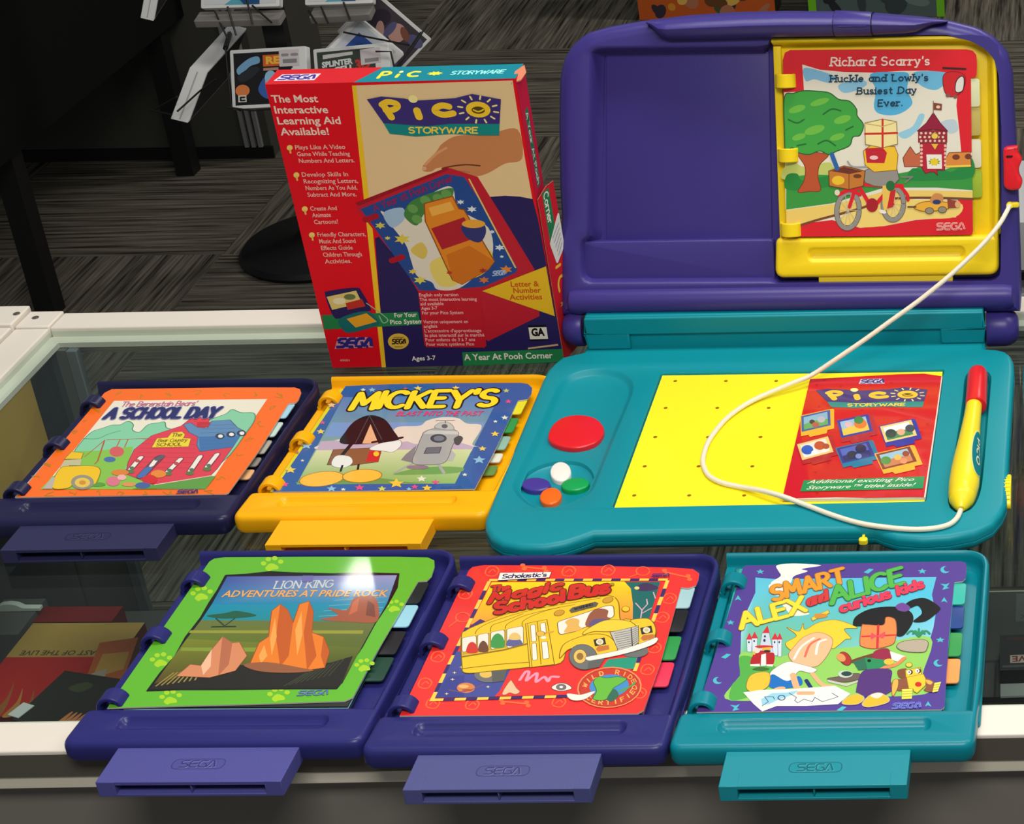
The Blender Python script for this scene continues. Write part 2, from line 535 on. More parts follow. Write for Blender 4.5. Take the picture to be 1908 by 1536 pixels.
# ---------------------------------------------------------------- glass display case (the counter)
WHITE = plastic('white_enamel', (226, 218, 206), .42, .4)
ALU = plastic('brushed_aluminium', (206, 200, 184), .5, .4)
DOOR = plastic('sliding_door_panel', (118, 114, 108), .35, .4)
FASCIA = plastic('dark_fascia', (84, 79, 72), .5, .35)
OLIVE = plastic('olive_board', (184, 148, 72), .7, .2)
DARKB = plastic('dark_board', (92, 93, 91), .55, .3)


def glass_mat(name, tint, ior=1.45):
    m = bpy.data.materials.new(name); m.use_nodes = True; n = m.node_tree
    n.nodes.remove(n.nodes['Principled BSDF'])
    t = n.nodes.new('ShaderNodeBsdfTransparent'); t.inputs[0].default_value = (*tint, 1)
    gl = n.nodes.new('ShaderNodeBsdfGlossy'); gl.inputs['Roughness'].default_value = .02
    fr = n.nodes.new('ShaderNodeFresnel'); ge = n.nodes.new('ShaderNodeNewGeometry'); iv = n.nodes.new('ShaderNodeMix')
    iv.inputs['A'].default_value = ior; iv.inputs['B'].default_value = 1 / ior
    n.links.new(ge.outputs['Backfacing'], iv.inputs['Factor']); n.links.new(iv.outputs['Result'], fr.inputs['IOR'])
    mx = n.nodes.new('ShaderNodeMixShader')
    n.links.new(fr.outputs[0], mx.inputs[0]); n.links.new(t.outputs[0], mx.inputs[1]); n.links.new(gl.outputs[0], mx.inputs[2])
    n.links.new(mx.outputs[0], n.nodes['Material Output'].inputs['Surface'])
    return m


GLASS = glass_mat('clear_counter_glass', (.90, .95, .93), 1.3)
GLASSB = glass_mat('blue_side_glass', (.62, .74, .80), 1.45)


def Tz(x, y, z): return Matrix.Translation((x, y, Z0 + z))


case = empty('display_case', Matrix.Translation((0, 1.3, 0)), 'white framed glass display counter that the toys stand on', 'display case')
XL, XR, YF, YB = -1.0012, 0.80, 0.9945, 1.6085
WR = Tz(0, 0, 0)


def rail(name, a, b, mat, parent=case, bev=.0015, **k):
    q = MB(); q.box(a, b); return q.build(name, mat, parent, WR, bevel=bev, **k)


rail('frame_rail', (XL, YF + .0305, -.025), (XL + .0322, YB - .0305, .003), WHITE)
rail('frame_rail', (XL + .0328, YB - .030, -.025), (XR, YB, .003), WHITE)
rail('frame_rail', (XL, YF, -.0105), (XR, YF + .030, -.0004), WHITE)
rail('fascia', (XL, YF - .0004, -.0225), (XR, YF + .0295, -.0035), FASCIA, bev=0)
cb = rail('corner_block', (XL, YB - .030, -.025), (XL + .0322, YB + .001, .0048), WHITE)
q = MB(); p = gz(66, 592, .005); q.slab(oval(p.x, p.y, .0032, .0032, 16), .0047, .0054, .0003)
q.build('screw', plastic('dull_screw', (120, 112, 104), .4, .5, metal=.7), cb, WR)
rail('ledge', (XL + .0322, YF + .030, -.012), (XL + .0440, YB - .030, -.0068), WHITE, bev=0)
rail('ledge', (XL + .0440, YB - .0415, -.012), (XR, YB - .030, -.0068), WHITE, bev=0)
rail('ledge', (XL + .0440, YF + .030, -.012), (XR, YF + .0375, -.0068), WHITE, bev=0)
rail('glass_top', (XL + .0335, YF + .0315, -.006), (XR - .002, YB - .0312, 0), GLASS, bev=0)
rail('track', (XL, YF + .001, -.034), (XR, YF + .02, -.0228), ALU, bev=.001)
rail('sliding_door', (XL, YF + .012, -.93), (XR, YF + .018, -.0345), DOOR, bev=0)
rail('side_panel', (XL + .034, YF + .03, -.110), (XL + .0435, 1.510, -.0125), OLIVE, bev=0)
rail('side_glass', (XL + .036, 1.512, -.110), (XL + .042, YB - .042, -.0125), GLASSB, bev=0)
rail('corner_post', (XL + .0520, YB - .048, -.9), (XL + .0620, YB - .040, -.0125), plastic('grey_blue_post', (104, 110, 114), .4, .4), bev=.001)
rail('back_panel', (XL + .001, YB - .047, -.9), (XL + .0515, YB - .042, -.0125), DARKB, bev=0)
rail('back_glass', (XL + .063, YB - .047, -.9), (XR - .01, YB - .042, -.0125), GLASS, bev=0)
SH = -.30
rail('shelf', (XL + .001, YF + .035, SH - .008), (XR - .02, 1.542, SH), plastic('grey_shelf', (74, 74, 72), .5, .4), bev=.001)
rail('shelf_edge', (-.62, 1.5425, SH - .006), (XR - .02, 1.5475, SH + .002), ALU, bev=0)
rail('deck', (XL + .001, YF + .02, -.93), (XR, YB - .01, -.90), DARKB, bev=0)

nb = empty('display_case', Matrix.Translation((-1.3, 1.3, 0)), 'second display counter beyond the left end, only its white corner in view', 'display case')
rail('frame_rail', (XL - .60, YB - .0325, -.025), (XL - .0005 - .036, YB + .004, .006), WHITE, nb)
rail('frame_rail', (XL - .034, YF, -.025), (XL - .0015, YB - .0325, .006), WHITE, nb)
cb = rail('corner_block', (XL - .036, YB - .0320, -.025), (XL - .0010, YB + .005, .009), WHITE, nb)
q = MB(); p = gz(31, 585, .009); q.slab(oval(p.x, p.y, .0032, .0032, 16), .0088, .0096, .0003)
q.build('screw', MATS['dull_screw'], cb, WR)
rail('back_panel', (XL - .6, YB - .050, -.93), (XL + .0005, YB - .043, -.0260), DARKB, nb, bev=0)
rail('shelf', (XL - .6, YF + .035, SH - .008), (XL - .004, 1.542, SH), plastic('grey_shelf', (120, 120, 118), .5, .4), nb, bev=.001)
rail('deck', (XL - .6, YF + .02, -.93), (XL - .004, YB - .01, -.90), DARKB, nb, bev=0)

# ---------------------------------------------------------------- goods inside the counter
MATTE = printed('matte_print', .5, .3, 0)


def flat_box(name, quad, z0, z1, paint, label, cat, side=(60, 60, 60), scale=1.0, group=None):
    "a box lying in the case: quad = three pixels (far left, far right, near left) of its upper face at height z1"
    A, B, C_ = (gz(x, y, z1) for x, y in quad)
    X = (B - A); Y = (A - C_); M = frame_xyz(C_, X, Y); F = Frame(M)
    lo = [(0, 0), (X.length, 0), (X.length, Y.length), (0, Y.length)]
    a = Art(F, 0, 0, 1, 0)
    a.add_plate(lo, -(z1 - z0), side)
    a.raw(lo, side); a.up()
    paint(a, X.length, Y.length)
    return a.build(name, None, M, MATTE, label, cat, group)


def loc_poly(a, pts, col): a.raw([tuple(p) for p in pts], col); a.up()


def loc_text(a, t, x0, y0, x1, h, col, bold=.01, flip=False):
    v, f = glyphs(t, bold); xs = [p[0] for p in v]; m0, m1 = min(xs), max(xs); k = len(a.v)
    for x, y in v:
        u = (x - m0) / (m1 - m0); w = y / CAPH
        if flip: a.v.append((x1 - u * (x1 - x0), y0 + h - w * h, a.z))
        else: a.v.append((x0 + u * (x1 - x0), y0 + w * h, a.z))
    for q in f:
        a.f.append([k + i for i in q]); a.c.append([lin(col)] * len(q))
    a.up()


def paint_gold(a, w, h):
    loc_poly(a, [(0, h * .62), (w, h * .62), (w, h), (0, h)], (172, 140, 74))
    loc_poly(a, [(0, 0), (w, 0), (w, h * .62), (0, h * .62)], (176, 38, 34))
    R = random.Random(4)
    for k in range(9):
        x = w * (k + .3) / 9; t = h * R.uniform(.25, .5)
        pl = smooth_path([(x, 0), (x + w * .03, t * .5), (x - w * .01, t), (x + w * .05, t * .6), (x + w * .09, t * .2), (x + w * .08, 0)], 4, True)
        loc_poly(a, pl, (176, 120, 60) if k % 2 else (150, 90, 44))
    loc_text(a, 'PAST OF THE LIVE', w * .10, h * .640, w * .80, h * .050, (70, 56, 30), .012, True)


flat_box('board_game_box', ((28, 1163), (236, 1162), (-78, 1336)), SH + .002, SH + .045, paint_gold,
         'gold and red game box lying upside down inside the glass counter', 'box', (96, 28, 26))


def paint_red(a, w, h): loc_poly(a, [(0, 0), (w, 0), (w, h), (0, h)], (120, 34, 34))


flat_box('game_box', ((76, 1131), (232, 1130), (50, 1160)), SH + .002, SH + .040, paint_red,
         'dark red box lying behind the gold box inside the counter', 'box', (90, 24, 24))


def paint_dark(a, w, h):
    loc_poly(a, [(0, 0), (w, 0), (w, h), (0, h)], (44, 44, 40))
    loc_poly(a, smooth_path([(w * .3, h * .7), (w * .45, h * .85), (w * .6, h * .8), (w * .5, h * .65)], 4, True), (66, 74, 48))
    for k in range(4): loc_poly(a, smooth_path([(w * (.62 + .07 * k), 0), (w * (.66 + .07 * k), h * .26), (w * (.70 + .07 * k), h * .28), (w * (.69 + .07 * k), 0)], 4, True), (212, 132, 88))


flat_box('game_case', ((64, 1250), (182, 1268), (22, 1342)), SH + .046, SH + .060, paint_dark,
         'black game case with an orange mark lying on the gold box', 'game case', (20, 20, 20))


def paint_card(a, w, h):
    loc_poly(a, [(0, 0), (w, 0), (w, h), (0, h)], (178, 92, 48))
    loc_poly(a, [(w * .15, h * .42), (w * .9, h * .5), (w * .9, h * .78), (w * .2, h * .8)], (186, 140, 66))
    loc_poly(a, [(w * .1, h * .3), (w * .5, h * .36), (w * .46, h * .55), (w * .1, h * .5)], (168, 150, 140))
    loc_poly(a, [(0, 0), (w, 0), (w, h * .2), (0, h * .2)], (130, 34, 34))


flat_box('game_box', ((204, 1196), (276, 1186), (140, 1318)), SH + .046, SH + .058, paint_card,
         'orange and brown box beside the black case inside the counter', 'box', (110, 50, 30))


def paint_plain(c):
    return lambda a, w, h: loc_poly(a, [(0, 0), (w, 0), (w, h), (0, h)], c)


flat_box('paper_slip', ((27, 1308), (47, 1314), (14, 1332)), SH + .0605, SH + .0612, paint_plain((216, 220, 222)),
         'small white paper slip on the corner of the black case', 'paper', (210, 212, 214))
# white moulded packing at the far left of the shelf
q = MB()
pf = [gz(x, y, SH + .05) for x, y in ((-14, 1134), (76, 1128))]
x0, x1, yy = pf[0].x, pf[1].x, pf[0].y
prof = [(x0, 0), (x1, 0), (x1, .006), (x1 - .016, .007), (x1 - .021, .014), (x1 - .028, .017), (x1 - .036, .015), (x1 - .042, .008), (x1 - .048, .014), (x0, .015)]
q.loft([[(x, yy, SH + .046 + z * .48) for x, z in prof], [(x, yy + .006, SH + .046 + z * .48) for x, z in prof]], True, True, smooth=False)
q.build('foam_packing', plastic('white_foam', (214, 222, 214), .8, .2), None, WR, 'white moulded foam piece at the far left inside the counter', 'packing', fixn=True)
q = MB(); q.box((x0, yy - .035, SH + .002), (x1 - .004, yy + .02, SH + .0455))
q.build('storage_box', DARKB, None, WR, 'dark box under the white foam inside the counter', 'box')
def paint_console(a, w, h):
    loc_poly(a, [(0, 0), (w, 0), (w, h), (0, h)], (78, 78, 78))
    loc_poly(a, [(w * .30, h * .70), (w, h * .70), (w, h * .98), (w * .30, h * .98)], (112, 114, 112))
    loc_text(a, '3D MAX', w * .34, h * .73, w * .72, h * .035, (70, 70, 70), .01, True)
    loc_poly(a, [(w * .13, 0), (w * .15, 0), (w * .15, h * .32), (w * .13, h * .32)], (40, 40, 40))
    loc_poly(a, [(0, h * .31), (w * .3, h * .31), (w * .3, h * .335), (0, h * .335)], (40, 40, 40))


flat_box('console_box', ((1834, 1104), (2040, 1100), (1822, 1300)), SH + .002, SH + .05, paint_console,
         'grey game console lying inside the counter under the glass', 'game console', (44, 44, 44))


def paint_drive(a, w, h):
    loc_poly(a, [(0, 0), (w, 0), (w, h), (0, h)], (26, 24, 25))
    loc_poly(a, [(w * .1, h * .86), (w, h * .86), (w, h * .92), (w * .1, h * .92)], (84, 28, 28))
    loc_poly(a, [(w * .16, h * .20), (w * .72, h * .20), (w * .72, h * .42), (w * .16, h * .42)], (214, 198, 186))
    loc_text(a, 'DRIVE', w * .19, h * .235, w * .70, h * .15, (150, 44, 40), .03, True)
    loc_poly(a, [(w * .04, h * .08), (w, h * .08), (w, h * .14), (w * .04, h * .14)], (84, 82, 92))


flat_box('game_cartridge', ((1868, 1184), (1986, 1180), (1863, 1250)), SH + .051, SH + .068, paint_drive,
         'black cartridge with red lettered label inside the counter at right', 'game cartridge', (16, 16, 16))
flat_box('card_sheet', ((1868, 1252), (1986, 1248), (1864, 1298)), SH + .051, SH + .053, paint_plain((196, 198, 196)),
         'pale grey card in front of the black cartridge inside the counter', 'card', (180, 180, 180))

# ================================================================== storybook cartridges
R_ = random.Random(7)
NOTCH_V = (.1395, .0735, .0065)


def tray_outline():
    return rpoly([(-.0107, -.003), (.188, -.003), (.188, .1778), (-.0107, .1778)], [0, .004, .022, .0015], 8)


def build_tray(root, mat, slot_mat, cmat):
    t = MB()
    # floor of the tray
    t.slab(tray_outline(), 0, .0045, .001)
    # raised wall along the top and the right side
    path = rpoly([(-.0107, .1775), (.1880, .1775), (.1876, .03), (.1856, -.018)], [0, .022, .03, 0], 10)
    prof = [(0, 0), (0, .0145), (.0004, .0160), (.0014, .0169), (.0028, .0170), (.0040, .0160), (.0048, .0140), (.0058, .0095), (.0072, .0060), (.0092, .0046)]
    loops = []
    P = [Vector(p) for p in path]
    for i, p in enumerate(P):
        a = (P[min(i + 1, len(P) - 1)] - P[max(i - 1, 0)]).normalized()
        n = Vector((a.y, -a.x))
        if i == 0: n = Vector((0, -1))
        if i == len(P) - 1: n = Vector((-1, 0))
        zk = min(1, .90 + .10 * max(0, p.y - .002) / .012)
        loops.append([(p.x + n.x * d, p.y + n.y * d, z * zk) for d, z in prof])
    t.loft(loops, True, True, closed=False)
    # hinge strip on the left
    t.slab(rpoly([(-.0107, -.003), (-.0035, -.003), (-.0035, .1700), (-.0107, .1700)], .001, 2), .004, .0085, .001)
    # broad band along the front with a finger groove
    band = ccw(rpoly([(-.0155, -.0375), (.1860, -.0375), (.1866, -.0010), (-.0135, -.0010)], [.009, .010, .0062, .0062], 7))
    gro = ccw(pill(.0138, .1572, -.0238, -.0092, 9))
    L = [[(x, y, 0) for x, y in inset(band, .002)], [(x, y, .004) for x, y in band]]
    for k in range(6):
        a = math.pi / 2 * k / 5
        L.append([(x, y, .0105 + .0055 * math.sin(a)) for x, y in inset(band, .0040 * (1 - math.cos(a)))])
    t.loft(L); t.add(L[0], [list(range(len(L[0])))[::-1]])
    G = [[(x, y, .016) for x, y in gro]]
    for d, z in ((.0006, .01585), (.0013, .0150), (.0026, .0134), (.0044, .0122), (.0062, .0118)):
        G.append([(x, y, z) for x, y in inset(gro, d)])
    t.face(L[-1], 0, [G[0]])
    t.loft(G); t.face(G[-1])
    o = t.build('tray', mat, root)
    # connector with its slot
    c = MB()
    x0, x1, y0, y1, zt = .0236, .1442, -.0695, -.0360, .0122
    hx0, hx1, hz0, hz1 = .0355, .1330, .0022, .0093
    c.box((x0, y0 + .012, .0), (x1, y1, zt))
    c.box((x0, y0, .0), (hx0, y0 + .013, zt)); c.box((hx1, y0, .0), (x1, y0 + .013, zt))
    c.box((hx0 - .0005, y0, hz1), (hx1 + .0005, y0 + .013, zt)); c.box((hx0 - .0005, y0, .0), (hx1 + .0005, y0 + .013, hz0))
    c.box((.0838, y0 + .001, hz0), (.0848, y0 + .012, hz1))
    con = c.build('connector', cmat, root, bevel=.0007)
    s = MB(); s.box((hx0 + .001, y0 + .0105, hz0 + .0002), (hx1 - .001, y0 + .0118, hz1 - .0002))
    s.build('contact_slot', slot_mat, con, label='black contact slot')
    # sunk emblem on the connector; its relief shading is painted flat in emblem()
    e = Art(Frame(Matrix()), 0, 0, 1, zt + .00006)
    return o, con


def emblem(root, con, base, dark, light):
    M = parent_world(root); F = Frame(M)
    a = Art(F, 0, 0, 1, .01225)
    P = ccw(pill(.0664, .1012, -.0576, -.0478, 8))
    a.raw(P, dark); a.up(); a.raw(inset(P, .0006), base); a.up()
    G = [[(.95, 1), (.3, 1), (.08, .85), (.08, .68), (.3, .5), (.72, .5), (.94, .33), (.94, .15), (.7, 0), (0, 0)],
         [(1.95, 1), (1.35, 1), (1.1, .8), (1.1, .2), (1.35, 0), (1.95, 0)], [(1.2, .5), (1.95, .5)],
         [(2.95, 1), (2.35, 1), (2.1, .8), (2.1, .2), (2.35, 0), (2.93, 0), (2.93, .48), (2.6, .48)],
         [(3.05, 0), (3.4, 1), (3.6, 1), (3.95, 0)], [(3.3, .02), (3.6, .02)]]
    for dx, c in ((.0003, light), (0, dark)):  # lit edges and shaded strokes of the raised letters are painted
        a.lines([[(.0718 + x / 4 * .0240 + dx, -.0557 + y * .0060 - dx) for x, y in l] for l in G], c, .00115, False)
    return a.build('emblem', con, M, printed('emblem_painted_relief', .4, .4, 0), label='moulded lettering on the connector, relief shading painted on')


def build_ring(root, mat, v):
    r = MB(); n = 12; w = .0062; L = []
    for k in range(n + 1):
        a = math.pi * (1.10 - 1.16 * k / n)
        for_r = []
        ca, sa = math.cos(a), math.sin(a)
        cx, cz = .0006, .0128
        ro, ri = .0094, .0062
        L.append([(cx + ro * ca, v - w, cz + ro * sa), (cx + ro * ca, v + w, cz + ro * sa), (cx + ri * ca, v + w, cz + ri * sa), (cx + ri * ca, v - w, cz + ri * sa)])
    r.loft(L, True, True)
    foot = [(-.0105, v - w, .004), (-.0060, v - w, .004), (-.0060, v + w, .004), (-.0105, v + w, .004)]
    r.box((-.0098, v - w, .0040), (-.0064, v + w, .0118))
    return r.build('ring', mat, root, bevel=.0009, fixn=True)


def build_page(root, k, n, tab_u, v0, v1, mat, u0=0.163):
    "one stiff leaf with its coloured index tab on the right"
    z = .0128 - .0014 * k
    lo = [(.001, .001), (u0, .001), (u0, v0)] + rpoly([(u0, v0), (tab_u, v0), (tab_u, v1), (u0, v1)], [0, .003, .003, 0], 4) + [(u0, .160), (.001, .160)]
    q = MB(); q.slab(ccw(lo), z, z + .0011, .0002)
    o = q.build('page', mat, root)
    return o


CART = {}


def cartridge(key, M, colour, tabs, paint, cover_px, view, label, emb, rough=.33, ccol=None, tab_u=.1722):
    root = empty('storybook_cartridge', M, label, 'game cartridge', 'storybook cartridges')
    mat = plastic('cartridge_' + key, colour, rough, .32, bump=.08, scale=1600)
    slot = plastic('black_slot', (10, 10, 12), .5, .3)
    tr, con = build_tray(root, mat, slot, plastic('connector_' + key, ccol or colour, .55, .4, bump=.25, scale=1300))
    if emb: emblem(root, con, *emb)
    for v in NOTCH_V: build_ring(root, mat, v)
    n = len(tabs)
    for k, (cname, col, v0, v1) in enumerate(tabs):
        build_page(root, k, n, tab_u, v0, v1, plastic('leaf_' + cname, col, .4, .4)).__setitem__('label', 'stiff page with %s tab' % cname.replace('_', ' '))
    F = Frame(M)
    a = Art(F, *view, .0152)
    lo = ccw([a.uv(p) for p in cover_px])
    a.add_plate(lo, .0142, (205, 200, 190))
    paint(a, lo)
    a.build('cover', root, M, label='printed front cover')
    CART[key] = root
    return root


# ------------------------------------------------------------------ cover printings
BLK = (22, 22, 26)
WHT = (240, 236, 226)


def base(a, lo, col): a.raw(lo, col); a.up()


def paint_school(a, lo):
    OR = (252, 112, 30)
    base(a, lo, OR)
    R = random.Random(3); olive = (190, 128, 22)
    for x, y in ((690, 165), (800, 180), (960, 175), (1130, 160), (1290, 170), (1450, 165), (1600, 175), (1560, 250), (1490, 340), (1430, 425), (1370, 515), (1265, 655), (560, 262), (490, 325), (425, 388), (335, 500), (270, 575), (205, 645), (285, 738), (415, 738), (550, 735), (700, 735), (840, 735), (960, 735), (1200, 735)):
        pts = [(x + R.uniform(-28, 28), y + R.uniform(-14, 14)) for _ in range(5)]
        a.stroke(pts, olive, 6, True)
    a.poly([(655, 208), (1533, 198), (1180, 716), (240, 716)], (236, 232, 212))
    a.blob([(515, 395), (590, 365), (640, 348), (690, 345), (735, 325), (765, 345), (760, 375), (800, 388), (850, 345), (905, 335), (945, 330), (960, 365), (1050, 370), (1160, 330), (1290, 285), (1330, 258), (1380, 275), (1462, 285), (1420, 380), (1200, 600), (700, 600), (440, 540), (425, 500)], (136, 208, 168), (88, 140, 110), 6)
    a.stroke([(475, 425), (560, 425), (620, 400), (690, 380)], (88, 150, 118), 6, True)
    a.poly([(412, 498), (560, 495), (765, 470), (740, 560), (690, 640), (560, 690), (230, 716), (330, 620)], (136, 196, 78))
    a.poly([(300, 640), (760, 600), (900, 690), (900, 716), (242, 716)], (136, 196, 78))
    # swing frame
    for l in (([(600, 435), (560, 555), (545, 570)]), ([(612, 432), (850, 424)]), ([(600, 435), (485, 530)]), ([(690, 430), (670, 470)]), ([(735, 428), (715, 475)])): a.stroke(l, (176, 98, 62), 9 if len(l) > 2 else 6)
    a.ell(670, 500, 42, 30, (212, 96, 96)); a.ell(630, 545, 34, 16, (74, 112, 170))
    # school house
    RED = (222, 66, 84)
    a.poly([(770, 488), (870, 408), (1040, 352), (1105, 300), (1210, 305), (1150, 400), (1150, 500), (1336, 474), (1245, 600), (1195, 650), (1010, 682), (880, 690), (720, 628), (735, 560)], RED, line=(120, 70, 84), lw=4)
    for y in (430, 455, 480, 505, 530, 560, 590): a.stroke([(800 - (y - 480) * .4, y), (1120, y + 4)], (196, 50, 70), 3)
    a.poly([(1130, 330), (1210, 330), (1190, 362), (1130, 362)], (200, 44, 52))
    a.poly([(1052, 345), (1095, 335), (1135, 362), (1190, 366), (1215, 325), (1320, 318), (1362, 362), (1398, 380), (1336, 474), (1148, 500), (1128, 462), (1136, 415), (1085, 390)], (96, 140, 184), line=(70, 92, 130), lw=4)
    a.poly([(1140, 415), (1380, 410), (1336, 474), (1148, 498)], (66, 118, 176))
    for k in range(7): a.stroke([(1150 + 10 * (k % 2), 350 + k * 22), (1350 - k * 3, 345 + k * 21)], (76, 112, 160), 3)
    for x, y in ((1262, 412), (1325, 402), (1385, 395)): a.ell(x, y, 27, 17, (52, 70, 96)); a.ell(x + 3, y, 14, 10, WHT)
    a.poly([(870, 478), (900, 425), (962, 420), (985, 392), (1045, 386), (1062, 402), (1052, 424), (1096, 425), (1082, 472)], (240, 214, 60), line=(150, 110, 30), lw=3)
    a.word('The', (985, 415), (1040, 413), (992, 395), (130, 110, 10), .16)
    a.word('Bear Country', (905, 445), (1070, 443), (915, 428), (130, 110, 10), .16)
    a.word('SCHOOL', (895, 470), (1040, 467), (903, 452), (130, 110, 10), .16)
    for x0, y0, x1, y1 in ((750, 602, 808, 535), (965, 615, 1035, 545), (1092, 612, 1148, 530), (1190, 588, 1245, 518)):
        a.stroke([(x0, y0), (x1, y1)], (120, 60, 70), 38); a.stroke([(x0, y0), (x1, y1)], WHT, 27)
        a.ell(x0 + 8, y0 - 6, 14, 10, (84, 120, 92)); a.ell(x0 - 2, y0 + 14, 24, 11, (96, 122, 74))
    a.ell(790, 555, 14, 10, (190, 80, 80)); a.ell(1012, 570, 14, 10, (190, 80, 80))
    a.stroke([(812, 640), (915, 535)], (108, 70, 80), 54); a.stroke([(812, 640), (850, 600)], (72, 116, 180), 44); a.stroke([(870, 582), (893, 552)], WHT, 26); a.stroke([(905, 545), (930, 530)], (90, 96, 110), 34)
    # garden in front
    a.poly([(890, 690), (1240, 640), (1180, 716), (760, 716)], (96, 158, 70)); a.stroke([(890, 692), (1215, 640)], (226, 206, 190), 8)
    for x, y, rx, ry, c in ((690, 622, 50, 18, (222, 132, 58)), (910, 630, 44, 22, (232, 140, 54)), (650, 672, 40, 28, (220, 120, 140)), (700, 650, 26, 16, (240, 180, 180)), (860, 662, 44, 26, (214, 44, 50)), (820, 696, 44, 18, (74, 100, 160)), (740, 690, 40, 12, (226, 150, 90)), (560, 690, 46, 12, (96, 158, 60))): a.ell(x, y, rx, ry, c)
    # car
    a.poly([(370, 545), (412, 502), (480, 510), (466, 545)], (238, 196, 40), line=(130, 110, 40), lw=3)
    a.poly([(345, 592), (372, 550), (470, 545), (462, 582), (400, 580), (380, 600)], (196, 190, 150))
    a.blob([(300, 708), (345, 600), (430, 586), (540, 586), (576, 606), (568, 650), (540, 690), (490, 640), (430, 660), (400, 708)], (240, 196, 32), (140, 112, 30), 4)
    a.ell(474, 678, 66, 42, (150, 146, 130)); a.ell(474, 680, 44, 28, (232, 196, 90)); a.ell(474, 680, 20, 13, (210, 150, 40))
    a.poly([(245, 716), (300, 650), (320, 650), (300, 716)], (190, 180, 170))
    a.word("The Berenstain Bears'", (692, 243), (1120, 238), (704, 216), (196, 104, 150), .11, sl=.25, gap=.14)
    a.word('A SCHOOL DAY', (600, 312), (1235, 306), (622, 256), (40, 44, 104), .24, (150, 150, 200), .07, sl=.32, gap=.22)
    a.sega((1010, 745), (1132, 742), (1024, 722), (40, 46, 120))


